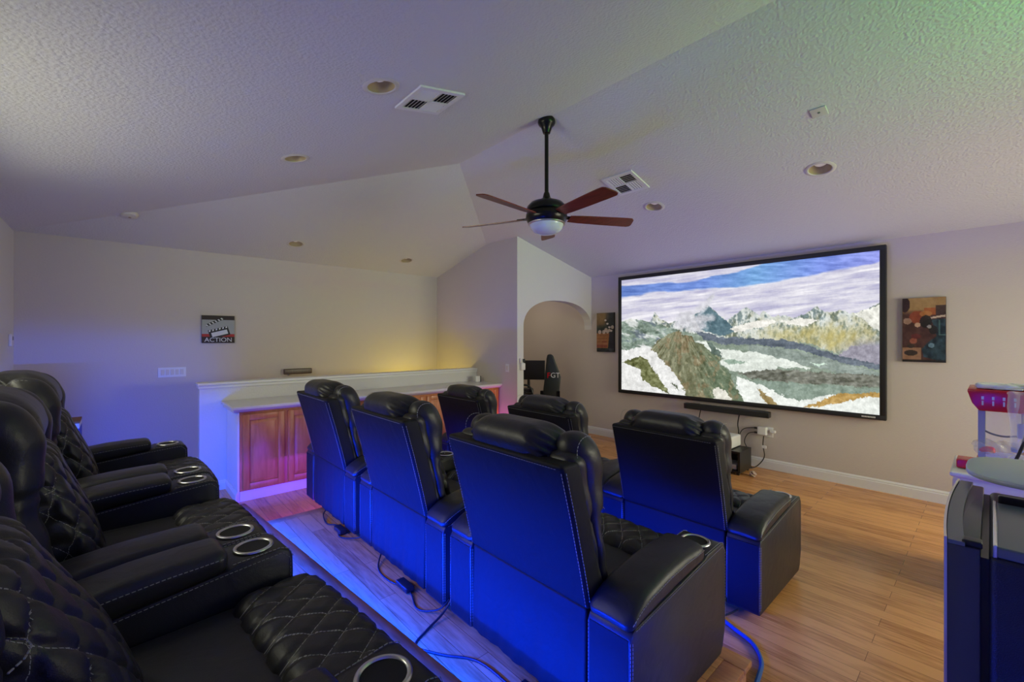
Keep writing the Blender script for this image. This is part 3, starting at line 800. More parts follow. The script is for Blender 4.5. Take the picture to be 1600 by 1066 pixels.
    P_([(1083, 492), (1095, 487), (1107, 477), (1120, 489), (1138, 504), (1150, 517), (1128, 524), (1095, 517)], (92, 118, 128), 26, 9, 6, 40)
    P_([(1335, 489), (1376, 476), (1395, 468), (1395, 528), (1362, 512), (1350, 500)], (214, 214, 205), 35, 8, 7, 44)
    P_([(1140, 512), (1175, 505), (1200, 498), (1215, 502), (1190, 512), (1150, 520)], (222, 220, 212), 22, 9, 5, 45)
    P_([(1220, 502), (1250, 498), (1280, 500), (1262, 510), (1240, 508)], (224, 222, 214), 18, 9, 5, 46)
    # valley floor
    P_([(970, 520), (1075, 518), (1130, 531), (1260, 536), (1310, 552), (1395, 572), (1395, 700), (970, 700)], (134, 148, 134), 30, 26, 5, 50)
    P_([(1085, 517), (1130, 527), (1180, 529), (1225, 530), (1256, 538), (1300, 552), (1340, 562), (1395, 574), (1395, 582), (1310, 566), (1250, 546), (1190, 540), (1130, 538), (1100, 530)], (100, 110, 122), 28, 20, 5, 51)
    P_([(1310, 556), (1330, 540), (1395, 540), (1395, 574)], (148, 145, 158), 20, 12, 8, 61)
    P_([(1170, 540), (1230, 545), (1300, 562), (1395, 588), (1395, 600), (1300, 580), (1230, 566), (1170, 556)], (140, 152, 145), 26, 22, 4, 52)
    P_([(1087, 532), (1100, 532), (1112, 538), (1125, 546), (1180, 551), (1230, 562), (1268, 577), (1215, 574), (1208, 580), (1170, 583), (1140, 580), (1120, 562), (1105, 545)], (208, 214, 206), 22, 22, 3.5, 53)
    P_([(1128, 562), (1170, 566), (1140, 571)], (150, 170, 155), 12, 10, 4, 54)
    P_([(1265, 567), (1280, 569), (1292, 569), (1280, 574)], (196, 216, 200), 8)
    P_([(1152, 583), (1180, 580), (1215, 577), (1280, 582), (1340, 584), (1395, 592), (1395, 606), (1330, 604), (1270, 600), (1210, 596), (1170, 590)], (112, 114, 104), 52, 9, 4, 55)
    P_([(1170, 594), (1230, 598), (1300, 604), (1395, 608), (1395, 618), (1300, 618), (1245, 628), (1200, 612)], (132, 148, 136), 24, 14, 5, 56)
    # snow sweeping to the lower right
    P_([(1150, 588), (1172, 594), (1205, 610), (1230, 622), (1250, 627), (1300, 617), (1395, 615), (1395, 690), (1150, 690)], (216, 220, 214), 16, 16, 6, 57)
    P_([(1180, 606), (1196, 616), (1216, 634), (1200, 634)], (150, 132, 90), 26, 6, 6, 58)
    P_([(1250, 638), (1275, 630), (1295, 622), (1312, 615), (1350, 615), (1395, 612), (1395, 618), (1352, 621), (1320, 628), (1290, 634)], (178, 146, 86), 34, 9, 5, 59)
    # left slopes
    P_([(970, 505), (1000, 500), (1065, 516), (1035, 535), (1010, 543), (970, 552)], (126, 142, 130), 70, 9, 5, 60)
    P_([(970, 548), (1008, 541), (1022, 546), (1050, 575), (1092, 622), (970, 640)], (216, 216, 214), 16, 10, 6, 62)
    P_([(972, 566), (1000, 557), (1010, 562), (1024, 582), (1036, 600), (1046, 618), (1026, 606), (1004, 592), (998, 575)], (112, 116, 78), 56, 5, 4, 63)
    P_([(1048, 598), (1058, 604), (1063, 614), (1056, 608)], (110, 118, 100), 30)
    lk = np.clip((fbm((x+1.9*y)/26, (y-.55*x)/7, 5, 64)-.53)*7, 0, 1)*(x < 1068)*land*(y < 545)
    img = mixc(img, (216, 218, 216), lk*.85); img = mixc(img, (96, 108, 122), np.clip((fbm((x+1.9*y)/20, (y-.55*x)/6, 5, 65)-.56)*7, 0, 1)*(x < 1040)*land*(y < 535)*.7)
    # the dark pyramid in front
    py_ = [(1032, 530), (1050, 520), (1060, 515), (1069, 524), (1080, 524), (1086, 534), (1097, 538), (1108, 548), (1131, 560), (1124, 568), (1138, 580), (1146, 600), (1158, 616), (1168, 640), (1080, 640), (1066, 602), (1046, 575), (1018, 546)]
    ms = inpoly(wx, wy, py_)
    ang = (x-1063)/(y-500+1e-6)
    strk = fbm(ang*16, y/24, 5, 70)
    pc = np.zeros_like(img)+np.array((116, 118, 92.)); pc = pc+(strk[..., None]-.5)*105
    pc = mixc(pc, (92, 118, 98), np.clip((x-1080)/40, 0, 1)*.55)
    pc = mixc(pc, (152, 124, 94), np.clip((fbm(x/6, y/9, 5, 71)-.55)*4, 0, .45)); pc = mixc(pc, (170, 168, 140), np.clip((fbm(ang*24, y/9, 4, 72)-.62)*6, 0, .6))
    img = np.where(ms[..., None], pc, img)
    P_([(1114, 606), (1124, 604), (1140, 620), (1150, 640), (1116, 640)], (214, 212, 200), 20, 5, 6, 73)
    P_([(1105, 533), (1118, 542), (1130, 560), (1113, 552)], (92, 108, 100), 26, 6, 6, 74)
    # cloud caught on the peak
    for cx_, cy_, a_, b_, tl in ((1085, 507, 22, 13, 0), (1072, 497, 14, 12, 0), (1100, 497, 18, 8, 0), (1098, 480, 16, 8, -.7), (1110, 468, 12, 4, -1.0), (1063, 508, 10, 8, 0)):
        dx, dy = x-cx_, y-cy_; ct_, st2 = math.cos(tl), math.sin(tl)
        e = ((dx*ct_+dy*st2)/a_)**2+((-dx*st2+dy*ct_)/b_)**2
        k = np.clip(1.25-e+1.6*(fbm(x/7, y/6, 5, 80)-.5), 0, 1)*.85
        cc = np.array((196, 196, 202.))+(fbm(x/6, y/5, 4, 81)[..., None]-.5)*60
        img = img*(1-k[..., None])+cc*k[..., None]
    hf = (fbm(x/4.5+y/14, y/5-x/16, 5, 90)-.5)+.5*(fbm(x/1.7, y/1.7, 2, 91)-.5)
    img = img+hf[..., None]*np.where(land, 46, 12)[..., None]
    g = img.mean(-1, keepdims=True); img = g+(img-g)*np.where(land, .92, .92)[..., None]; img = (img-128)*1.12+122
    return img

# projection screen
sx0, sx1, sz0, sz1 = -3.965, -.732, .757, 2.575
ps = thing('projection_screen', 'huge framed projection screen showing snowy mountains on the front wall', 'screen', (0, 0, 0))
fr = MB(); b_ = .052; ya_, yb_ = 5.845, 5.915
fr.box((sx0, ya_, sz0), (sx1, yb_, sz0+b_)).box((sx0, ya_, sz1-b_), (sx1, yb_, sz1)).box((sx0, ya_, sz0+b_), (sx0+b_, yb_, sz1-b_)).box((sx1-b_, ya_, sz0+b_), (sx1, yb_, sz1-b_))
fr.build('frame', mat('black_velvet', (.012, .013, .014), .5), ps, bevel=.004)
picture('picture', sx0+b_-.004, sx1-b_+.004, sz0+b_-.004, sz1-b_+.004, 5.862, 560, 310, mountains, M['screen'], ps)
MB().box((sx0+.1, 5.87, sz0+.1), (sx1-.1, YB, sz1-.1)).build('mount', M['black'], ps)
lg = MB()
for i in range(9): lg.box((-.93+i*.013, ya_-.001, sz0+.018), (-.93+i*.013+.009, ya_, sz0+.033))
lg.build('badge', M['white'], ps)['label'] = 'tiny white maker lettering'

def art_popcorn(Xg, Zg, U, V_):
    x = U; y = V_; n_ = fbm(U*6, V_*10, 4, 3)[..., None]-.5
    img = np.zeros(x.shape+(3,))+np.array((120, 96, 62.)); img = mixc(img, (28, 36, 42), (x-.45)*3+(y-.1)*1.2); img = mixc(img, (20, 34, 32), (y-.28)*8*(x < 2))
    img = mixc(img, (140, 112, 72), np.clip(1-((x-.28)**2*12+(y-.12)**2*30), 0, 1)*.9)
    img = np.where(inpoly(x, y, [(.0, .52), (.74, .52), (.66, .90), (0, .90)])[..., None], np.array((148, 98, 58.))+0*img, img)
    for i, yy in enumerate((.62, .70, .79)): img = mixc(img, ((176, 122, 64), (176, 124, 84), (170, 110, 84))[i], np.exp(-((y-yy)/.012)**2)*(x < .64)*.8)
    img = mixc(img, (130, 56, 46), ((y > .82) & (y < .89) & (x < .62))*.7+((y > .72) & (y < .76) & (x > .3) & (x < .6))*.6)
    for i in range(7):
        a = .30-.0+i*.045; img = mixc(img, (206, 196, 190) if i % 2 == 0 else (22, 24, 26), (((x-.52-.055*i)**2/.004+(y-.19-.045*i)**2/.0006) < 1)*.95)
    for cx_, cy_, r_ in ((.18, .49, .10), (.42, .49, .10), (.64, .49, .08), (.55, .44, .10), (.92, .37, .09), (.74, .45, .08)): img = mixc(img, (206, 186, 170), (((x-cx_)/r_)**2+((y-cy_)/(r_*.5))**2 < 1)*.85)
    img = np.where(((y > .91))[..., None], np.array((36, 44, 48.))+n_*60, img)
    img = mixc(img, (24, 22, 40), ((x > .74) & (y > .5) & (y < .91))*.8)
    return img+n_*36
def art_props(Xg, Zg, U, V_):
    x = U; y = V_; n_ = fbm(U*8, V_*12, 5, 13)[..., None]-.5
    img = np.zeros(x.shape+(3,))+np.array((70, 40, 34.))
    img = mixc(img, (160, 128, 84), (.26-y)*12)
    img = mixc(img, (160, 84, 40), ((y > .16) & (y < .27) & (x > .5) & (x < .8))*.9)
    img = mixc(img, (56, 40, 38), ((y > .12) & (y < .28) & (x > .78))*.9)
    img = mixc(img, (40, 18, 26), (((x-.06)/.12)**2+((y-.1)/.12)**2 < 1)*.95)
    img = mixc(img, (140, 62, 36), (((x-.36)/.2)**2+((y-.30)/.10)**2 < 1)*.9)
    img = mixc(img, (178, 120, 66), (((x-.55)/.14)**2+((y-.25)/.05)**2 < 1)*.8)
    img = np.where(inpoly(x, y, [(.6, .31), (1, .27), (1, .30), (.6, .335)])[..., None], np.array((196, 176, 158.))+0*img, img)
    img = np.where(inpoly(x, y, [(.68, .34), (1, .33), (1, 1), (.5, .92), (.45, .8), (.62, .68), (.8, .6)])[..., None], np.array((28, 52, 64.))+n_*60, img)
    img = mixc(img, (86, 120, 118), ((x > .84) & (x < .88) & (y > .35) & (y < .58))*.8+((y > .57) & (y < .585) & (x > .84))*.8)
    img = mixc(img, (20, 18, 20), (((x-.55)/.14)**2+((y-.37)/.10)**2 < 1)*.85+(((x-.72)/.10)**2+((y-.5)/.07)**2 < 1)*.85)
    for cx_, cy_, r_, cc in ((.36, .42, .07, (214, 178, 150)), (.63, .45, .05, (170, 170, 170)), (.12, .36, .10, (170, 140, 120)), (.26, .67, .09, (160, 90, 70)), (.68, .74, .07, (120, 150, 170))): img = mixc(img, cc, (((x-cx_)/r_)**2+((y-cy_)/(r_*.5))**2 < 1)*.85)
    img = mixc(img, (168, 128, 96), ((y > .78) & (x < .45) & (y < .97))*.8)
    img = mixc(img, (40, 30, 24), (((x-.2)/.16)**2+((y-.86)/.045)**2 < 1)*.9+(((x-.2)/.10)**2+((y-.755)/.03)**2 < 1)*.8)
    img = mixc(img, (96, 30, 26), (((x-.32)/.12)**2+((y-.60)/.04)**2 < 1)*.8)
    img = mixc(img, (24, 20, 22), (y-.955)*40)
    return img+n_*44
def canvas(name, x0, x1, z0, z1, fn, label):
    t = thing(name, label, 'wall art', ((x0+x1)/2, YB, (z0+z1)/2)); cx_, cz_ = (x0+x1)/2, (z0+z1)/2
    MB().box((x0-cx_, -.032, z0-cz_), (x1-cx_, 0, z1-cz_)).build('canvas', M['black'], t)
    picture('printed_face', x0-cx_+.001, x1-cx_-.001, z0-cz_+.001, z1-cz_-.001, -.0335, 60, 110, fn, M['print'], t)
canvas('canvas_print', -4.42, -4.08, 1.39, 2.03, art_popcorn, 'tall narrow canvas print of a popcorn tub left of the big screen')
canvas('canvas_print', -.612, -.298, 1.372, 2.01, art_props, 'tall colourful canvas print of camera props right of the big screen')

# ACTION sign on the left wall (faces +X)
sg = thing('action_sign', 'square canvas sign with a clapperboard and the word ACTION on the left wall', 'sign', (XA, .935, 1.725))
h = .175
MB().box((0, -h, -h), (.03, h, h)).build('canvas', M['black'], sg)
def rectm(y0, y1, z0, z1, x=.0308): return [(x, y0, z0), (x, y1, z0), (x, y1, z1), (x, y0, z1)]
dk = mat('sign_dark_red_black', (.022, .012, .012), .6); gr = mat('sign_grey', (.33, .35, .36), .6); rd = mat('sign_red', (.38, .02, .02), .6); wh = mat('sign_white', (.62, .64, .64), .6)
MB().add(rectm(-h, h, h-.055, h), [(0, 1, 2, 3)]).build('top_band', dk, sg)
MB().add(rectm(-h, h, -.06, h-.055), [(0, 1, 2, 3)]).build('grey_field', gr, sg)
MB().add(rectm(-h, h, -.095, -.06), [(0, 1, 2, 3)]).build('red_band', rd, sg)
MB().add(rectm(-h, h, -h, -.095), [(0, 1, 2, 3)]).build('lower_band', dk, sg)
ca_, sa_ = math.cos(.28), math.sin(.28)
def cl(y, z, x): return (x, y*ca_-z*sa_, y*sa_+z*ca_-.015)
bd = MB(); bd.add([cl(-.11, -.085, .0320), cl(.11, -.085, .0320), cl(.11, .03, .0320), cl(-.11, .03, .0320)], [(0, 1, 2, 3)]); bd.build('clapper_board', mat('sign_black', (.015, .015, .015), .6), sg)
wl = MB(); wl.add([cl(-.085, -.065, .0328), (cl(.09, -.065, .0328)), cl(.09, -.01, .0328), cl(-.085, -.01, .0328)], [(0, 1, 2, 3)])
for i in range(6):
    a = -.105+i*.037
    wl.add([cl(a, .008, .0328), cl(a+.018, .008, .0328), cl(a+.026, .028, .0328), cl(a+.008, .028, .0328)], [(0, 1, 2, 3)])
wl.build('clapper_slate', wh, sg)
bar = MB(); ws = MB()
c2, s2 = math.cos(.50), math.sin(.50)
def cb(u, v_, x): return (x, -.125+u*c2-v_*s2, .030+u*s2+v_*c2)
bar.add([cb(0, 0, .0320), cb(.215, 0, .0320), cb(.215, .03, .0320), cb(0, .03, .0320)], [(0, 1, 2, 3)]); bar.build('clapper_stick', bpy.data.materials['sign_black'], sg)
for i in range(6):
    a = .006+i*.036; ws.add([cb(a, .003, .0328), cb(a+.017, .003, .0328), cb(a+.009, .027, .0328), cb(a-.006, .027, .0328)], [(0, 1, 2, 3)])
ws.build('clapper_stripes', wh, sg)
text('lettering', 'ACTION', .076, .0006, wh, sg, Matrix(((0, 0, 1, .0316), (1, 0, 0, 0), (0, 1, 0, -.136), (0, 0, 0, 1))) @ Matrix.Diagonal((1.02, 1, 1, 1)))

# soundbar, outlet and cords, projector and stand below the screen
sb = thing('soundbar', 'long black soundbar on the wall just below the big screen', 'soundbar', (-2.32, 5.80, .685))
MB().rbox((0, 0, 0), (1.06, .085, .075), .012).build('body', M['black'], sb, smooth=True)
MB().box((-.5, -.0435, -.028), (.5, -.0425, .028)).build('grille', mat('speaker_cloth', (.02, .02, .02), .9), sb)
MB().box((.36, .03, -.03), (.46, .13, .03)).box((-.46, .03, -.03), (-.36, .13, .03)).build('wall_bracket', M['almond'], sb)
oc = plate('outlet_plate', 'white outlet with a plug adapter on the front wall right of the projector', 'outlet', (-1.84, YB, .455), (1, 0, 0), (0, -1, 0), .09, .125, 2, 'socket')
ad = thing('plug_adapter', 'white multi plug adapter in the outlet on the front wall', 'plug', (-1.90, YB-.05, .47))
MB().rbox((0, 0, 0), (.10, .07, .10), .01).build('body', M['white'], ad, smooth=True)
MB().rbox((.11, .02, .0), (.06, .04, .035), .01).build('side_plug', M['white'], ad, smooth=True)
for zz in (.025, -.03): MB().rbox((-.065, -.01, zz), (.05, .025, .022), .006).build('black_plug', M['black'], ad, smooth=True)
cord('power_cord', [(-1.99, 5.87, .495), (-2.10, 5.85, .47), (-2.16, 5.86, .38), (-2.18, 5.86, .22), (-2.2, 5.85, .10)], .005, M['cable'], 'thin black cord from the adapter curving down behind the projector stand')
cord('power_cord', [(-1.99, 5.87, .44), (-2.06, 5.86, .41), (-2.10, 5.86, .30), (-2.03, 5.85, .17), (-2.03, 5.83, .04), (-1.99, 5.80, .012)], .005, M['cable'], 'black cord from the adapter bending down to the floor')
cord('power_cord', [(-1.88, 5.86, .41), (-1.885, 5.85, .30), (-1.87, 5.85, .16), (-1.93, 5.82, .05), (-1.99, 5.77, .012), (-2.06, 5.72, .012)], .006, M['cable'], 'black cord with a white tag hanging from the adapter')
tag(MB().rbox((-1.87, 5.845, .28), (.05, .012, .035), .004).build('cord_tag', M['white'], smooth=True), 'small white tag on the black cord below the adapter', 'tag')
cord('speaker_wire', [(-2.63, 5.80, .65), (-2.66, 5.82, .55), (-2.68, 5.82, .45), (-2.70, 5.80, .30)], .006, M['cable'], 'black wire dropping from the left part of the soundbar')
cord('speaker_wire', [(-2.14, 5.80, .65), (-2.17, 5.83, .52), (-2.16, 5.83, .40), (-2.21, 5.83, .28)], .007, M['cable'], 'black wire dropping from the right part of the soundbar')
tag(MB().rbox((-1.865, 5.46, .032), (.07, .06, .06), .028, n=(3, 3, 3), f=lambda q, n: q+n*.006*math.sin(q[0]*160+q[2]*190)).build('crumpled_wrapper', mat('pinkish_paper', (.42, .30, .24), .8), smooth=True), 'small crumpled pinkish wrapper on the floor by the projector stand', 'litter')
cn = thing('projector_stand', 'low black open stand on the floor below the big screen', 'stand', (-2.33, 5.535, 0))
q = MB(); q.box((-.37, -.175, .255), (.36, .175, .28)).box((-.37, -.175, .03), (.36, .175, .05)); q.build('shelf', M['black'], cn)
for x in (-.37, -.02, .335): MB().box((x, -.175, .05), (x+.025, .175, .255)).build('side_panel', M['black'], cn)
MB().box((-.35, .165, .05), (.34, .174, .255)).build('back_panel', M['black'], cn)
for x in (-.34, .31):
    for y in (-.15, .13): MB().box((x, y, 0), (x+.03, y+.03, .03)).build('foot', M['black'], cn)
tag(MB().rbox((-2.14, 5.50, .085), (.24, .22, .06), .01).build('media_player', M['almond'], smooth=True), 'pale flat media box inside the black projector stand', 'media player')
pj = thing('projector', 'white ultra short throw projector on the low black stand', 'projector', (-2.33, 5.53, .281))
MB().rbox((0, 0, .075), (.50, .33, .14), .02).build('body', M['white'], pj, smooth=True)
MB().box((-.12, .04, .1445), (.12, .12, .147)).build('lens_window', M['black'], pj)
for x in (-.2, .2): MB().lathe([(.015, 0), (.015, .01)], (x, -.1, 0), 12).build('foot', M['black'], pj)

# ------------------------------------------------------------------ racing simulator in the side room
rs = thing('racing_seat', 'black racing simulator seat with red and white lettering beyond the arch', 'seat', (-4.87, 5.26, 0), (0, 0, math.radians(40)))
# shell facing: local y = thickness, local x = width
prof = [(-.13, .60), (.11, .60), (.15, .80), (.165, .98), (.135, 1.08), (.085, 1.20), (.04, 1.33), (.0, 1.355), (-.055, 1.345), (-.07, 1.28), (-.085, 1.10), (-.10, .95), (-.12, .80)]
sh = MB().prism(prof, 'y', -.04, .04).build('backrest', mat('racing_vinyl', (.02, .026, .026), .4), rs, bevel=.018)
MB().rbox((0, .22, .46), (.40, .50, .12), .04).build('seat', M['black'], rs, smooth=True)
MB().box((-.17, -.05, .40), (-.12, .03, .75)).box((.10, -.05, .40), (.15, .03, .75)).build('back_hinge', M['blackm'], rs)
fm = MB()
for x in (-.2, .2): fm.box((x-.02, -.2, 0), (x+.02, .55, .05)); fm.box((x-.02, 0, .05), (x+.02, .04, .40)); fm.box((x-.02, .35, .05), (x+.02, .39, .40))
fm.build('frame', M['blackm'], rs)
RX = Matrix(((1, 0, 0, 0), (0, 0, -1, -.0425), (0, 1, 0, 0), (0, 0, 0, 1)))
text('logo_letter', 'F', .13, .002, M['red'], sh, Matrix.Translation((-.032, 0, 1.0)) @ RX)
text('logo_letters', 'GT', .115, .002, M['white'], sh, Matrix.Translation((.075, 0, 1.005)) @ RX)
mo = thing('monitor', 'black flat monitor on a stand behind the racing seat', 'monitor', (-5.64, 5.50, 0), (0, 0, math.radians(40)))
MB().rbox((0, 0, 1.04), (.60, .035, .35), .01).build('display', M['black'], mo, smooth=True)
MB().tube([(0, .03, .03), (0, .03, 1.1)], .025).build('pole', M['blackm'], mo, smooth=True)
MB().rbox((0, .03, .015), (.45, .35, .03), .01).build('foot', M['blackm'], mo, smooth=True)
wb_ = thing('wheel_base', 'black gaming wheel deck on a post under the monitor', 'gaming wheel', (-5.06, 4.86, 0), (0, 0, math.radians(40)))
MB().rbox((0, 0, .72), (.26, .16, .18), .03).build('housing', M['black'], wb_, smooth=True)
MB().tube([(0, 0, .02), (0, 0, .64)], .03).build('post', M['blackm'], wb_, smooth=True)
MB().rbox((0, 0, .012), (.3, .3, .024), .008).build('foot', M['blackm'], wb_, smooth=True)
wh_ = MB()
wh_.tube([(.13*math.cos(a), -.11, .74+.13*math.sin(a)) for a in [2*PI*i/28 for i in range(29)]], .015, 8, cap=False)
for a in (0, PI, -PI/2): wh_.tube([(0, -.11, .74), (.13*math.cos(a), -.11, .74+.13*math.sin(a))], .01)
wh_.tube([(0, -.11, .74), (0, -.06, .74)], .03)
wh_.build('wheel', M['black'], wb_, smooth=True)
# tall box beside the back row
bxo = thing('appliance_carton', 'tall white and blue carton behind the far back row recliner', 'box', (-5.65, -.42, 0))
MB().box((-.17, -.15, 0), (.17, .15, .855)).build('carton', M['white'], bxo, bevel=.004)
MB().box((-.171, -.151, .60), (.1712, .1512, .80)).build('blue_band', mat('blue_ink', (.02, .05, .45), .5), bxo)
MB().box((-.172, -.152, .845), (.172, .152, .862)).build('lid', M['card'], bxo)

# ------------------------------------------------------------------ ceiling fittings
def downlight(x, y, pl, label, first=None):
    loc, rot = ceil_frame(x, y, pl)
    if first is None:
        t = thing('recessed_light', label, 'ceiling light', loc, rot, 'recessed ceiling lights')
        MB().lathe([(.081, -.002), (.087, -.007), (.103, -.006), (.111, -.001), (.111, .001), (.085, .001)], n=40, close=False).build('trim_ring', M['almond'], t, smooth=True)
        MB().lathe([(.083, -.003), (.079, .02), (.068, .085), (.058, .115)], n=40, close=False).build('reflector', M['beige'], t, smooth=True)
        MB().lathe([(.052, .115), (.052, .075), (.043, .048), (.025, .036), (.0005, .032)], n=32).build('bulb', M['bulb'], t, smooth=True)
        return t
    return dup(first, loc, rot, label)
labs = ['large recessed light on the near ceiling slope beside the square vent', 'recessed light on the near ceiling slope above the left seats', 'recessed light on the left ceiling slope over the ACTION sign side',
        'smallest recessed light on the left ceiling slope near the stair corner', 'recessed light on the far ceiling slope above the right half of the screen', 'recessed light on the far ceiling slope just right of the fan blades']
fst = None
for (x, y, pl), lb in zip(down, labs):
    t = downlight(x, y, pl, lb, fst); fst = fst or t
def vent(x, y, pl, label, rz=0):
    loc, rot = ceil_frame(x, y, pl); t = thing('ceiling_vent', label, 'vent', loc, rot, 'square ceiling air vents')
    h = .172
    b = MB(); b.box((-h+.03, -h+.03, -.004), (h-.03, h-.03, -.002)); b.build('backing', M['dark'], t)  # flat dark sheet standing in for the shaded duct
    f_ = MB(); k = .034
    for a in ((-h, -h, h, -h+k), (-h, h-k, h, h), (-h, -h+k, -h+k, h-k), (h-k, -h+k, h, h-k), (-.006, -h+k, .006, h-k), (-h+k, -.006, h-k, .006)):
        f_.box((a[0], a[1], -.012), (a[2], a[3], 0))
    f_.build('frame', M['trim'], t)
    for qx in (0, 1):
        for qy in (0, 1):
            m = MB(); x0, x1 = (-h+k, -.006) if qx == 0 else (.006, h-k); y0, y1 = (-h+k, -.006) if qy == 0 else (.006, h-k)
            along = (qx+qy+rz) % 2
            for i in range(5):
                s_ = .022
                if along: xx = x0+(x1-x0)*(i+.5)/5; m.add([(xx-.009, y0, -.010), (xx+.006, y0, -.003), (xx+.006, y1, -.003), (xx-.009, y1, -.010)], [(0, 1, 2, 3)]); m.add([(xx-.009, y0, -.011), (xx+.006, y0, -.004), (xx+.006, y1, -.004), (xx-.009, y1, -.011)], [(3, 2, 1, 0)])
                else: yy = y0+(y1-y0)*(i+.5)/5; m.add([(x0, yy-.009, -.010), (x1, yy-.009, -.010), (x1, yy+.006, -.003), (x0, yy+.006, -.003)], [(0, 1, 2, 3)]); m.add([(x0, yy-.009, -.011), (x1, yy-.009, -.011), (x1, yy+.006, -.004), (x0, yy+.006, -.004)], [(3, 2, 1, 0)])
            m.build('louvers', M['trim'], t)
    return t
vent(-2.545, 1.55, 'C', 'white square ceiling vent on the near slope between light and fan', 0)
vent(-2.48, 3.785, 'B', 'white square ceiling vent on the far slope behind the fan blade', 1)
loc, rot = ceil_frame(-5.945, .076, 'A')
sd = thing('smoke_detector', 'round white smoke detector on the ceiling crease at upper left', 'smoke detector', loc, rot)
MB().lathe([(.072, 0), (.072, -.012), (.060, -.030), (.030, -.038), (.0005, -.039)], n=32).build('housing', M['almond'], sd, smooth=True)
MB().lathe([(.012, -.0385), (.012, -.044), (.0005, -.045)], n=16).build('test_button', M['beige'], sd, smooth=True)
loc, rot = ceil_frame(-.82, 3.66, 'B')
ms_ = thing('ceiling_plate', 'small square almond sensor plate on the far ceiling slope at upper right', 'sensor', loc, rot)
MB().rbox((0, 0, -.004), (.095, .095, .008), .003).build('cover', M['almond'], ms_, smooth=True)
MB().lathe([(.008, -.008), (.008, -.011), (.0005, -.012)], n=12).build('sensor_eye', M['greytop'], ms_, smooth=True)

# ceiling fan under the ridge
fn = thing('ceiling_fan', 'black ceiling fan with five mahogany blades and a frosted light dome', 'ceiling fan', (-2.52, 2.67, 0))
MB().lathe([(.0005, 3.46), (.070, 3.455), (.074, 3.425), (.066, 3.405), (.046, 3.385), (.036, 3.352), (.030, 3.335), (.0005, 3.33)], n=40).build('canopy', M['blackm'], fn, smooth=True)
MB().lathe([(.0165, 3.40), (.0165, 2.80)], n=16).build('downrod', M['blackm'], fn, smooth=True)
MB().lathe([(.014, 2.845), (.024, 2.83), (.034, 2.79), (.065, 2.768), (.135, 2.745), (.163, 2.715), (.172, 2.685), (.170, 2.675), (.160, 2.668), (.172, 2.655), (.176, 2.62), (.160, 2.585), (.140, 2.565), (.0005, 2.565)], n=48).build('motor_housing', M['blackm'], fn, smooth=True, angle=.7)
MB().lathe([(.148, 2.578), (.156, 2.574), (.156, 2.566), (.146, 2.562)], n=48).build('light_ring', M['steel'], fn, smooth=True)
MB().lathe([(.143, 2.568), (.132, 2.53), (.108, 2.505), (.07, 2.488), (.03, 2.481), (.0005, 2.480)], n=48).build('light_dome', M['dome'], fn, smooth=True)
for k in range(5):
    a = math.radians(47.9+12.5+72*k); ca2, sa2 = math.cos(a), math.sin(a)
    def fr_(p, pitch=math.radians(-13)):
        x, y, z = p; y2 = y*math.cos(pitch)-z*math.sin(pitch); z2_ = y*math.sin(pitch)+z*math.cos(pitch)
        return (x*ca2-y2*sa2, x*sa2+y2*ca2, z2_+2.625)
    out = []
    for (x, y) in ((.20, -.050), (.30, -.060), (.50, -.068), (.70, -.073), (.755, -.070), (.775, -.050), (.79, .030), (.785, .055), (.76, .068), (.70, .068), (.50, .064), (.30, .057), (.20, .048)): out.append((x, y))
    b = MB(); n_ = len(out)
    b.add([fr_((x, y, -.004)) for x, y in out]+[fr_((x, y, .004)) for x, y in out], [tuple(range(n_-1, -1, -1)), tuple(range(n_, 2*n_))]+[(i, (i+1) % n_, (i+1) % n_+n_, i+n_) for i in range(n_)])
    bl_ = b.build('blade', M['mahog'], fn)
    br = MB(); br.add([fr_(p) for p in ((.13, -.018, .006), (.26, -.03, .006), (.26, .03, .006), (.13, .018, .006), (.13, -.018, .012), (.26, -.03, .012), (.26, .03, .012), (.13, .018, .012))], [(0, 3, 2, 1), (4, 5, 6, 7), (0, 1, 5, 4), (1, 2, 6, 5), (2, 3, 7, 6), (3, 0, 4, 7)])
    br.build('blade_bracket', M['blackm'], bl_)

# ------------------------------------------------------------------ right side: fridge, tray, cart, popcorn machine
fg = thing('mini_fridge', 'black compact fridge with a curved door at the bottom right corner', 'fridge', (0, 1.59, 0))
# door faces -X; local y from -.29 to .29
HZ = 1.18
MB().rbox((.25, 0, .595), (.51, .56, 1.13), .012).build('cabinet', M['fridge'], fg, smooth=True)
top_ = MB(); top_.rbox((.255, -.10, 1.170), (.50, .36, .022), .005); top_.build('top_panel', M['greytop'], fg, smooth=True)
MB().rbox((.004, -.10, 1.171), (.006, .362, .026), .002).build('top_edge', M['silver'], fg, smooth=True)
MB().rbox((.26, .085, 1.182), (.50, .02, .035), .005).build('rear_ledge', M['blackm'], fg, smooth=True)
dp = []
for i in range(15):
    y = -.285+.57*i/14; dp.append((-.066-.010*(1-(y/.285)**2), y))
door = MB().prism(dp+[(-.016, .285), (-.016, -.285)], 'z', .05, HZ-.012); dr = door.build('door', M['fridge_d'], fg, bevel=.004)
ed2 = MB().prism([(x-.003, y) for x, y in dp]+[(x+.0015, y) for x, y in reversed(dp)], 'z', .05, HZ); ed2.build('door_edge', M['silver'], dr)
tg = MB().prism([(x+.003, y) for x, y in dp]+[(x+.028, y) for x, y in reversed(dp)], 'z', HZ-.012, HZ-.004); tg.build('door_cap', M['greytop'], dr)
MB().box((-.0165, -.272, .06), (-.004, .272, HZ-.03)).build('gasket', M['black'], fg)
MB().rbox((-.028, -.265, HZ-.006), (.03, .03, .014), .004).build('hinge', M['black'], dr, smooth=True)
tpoly = []
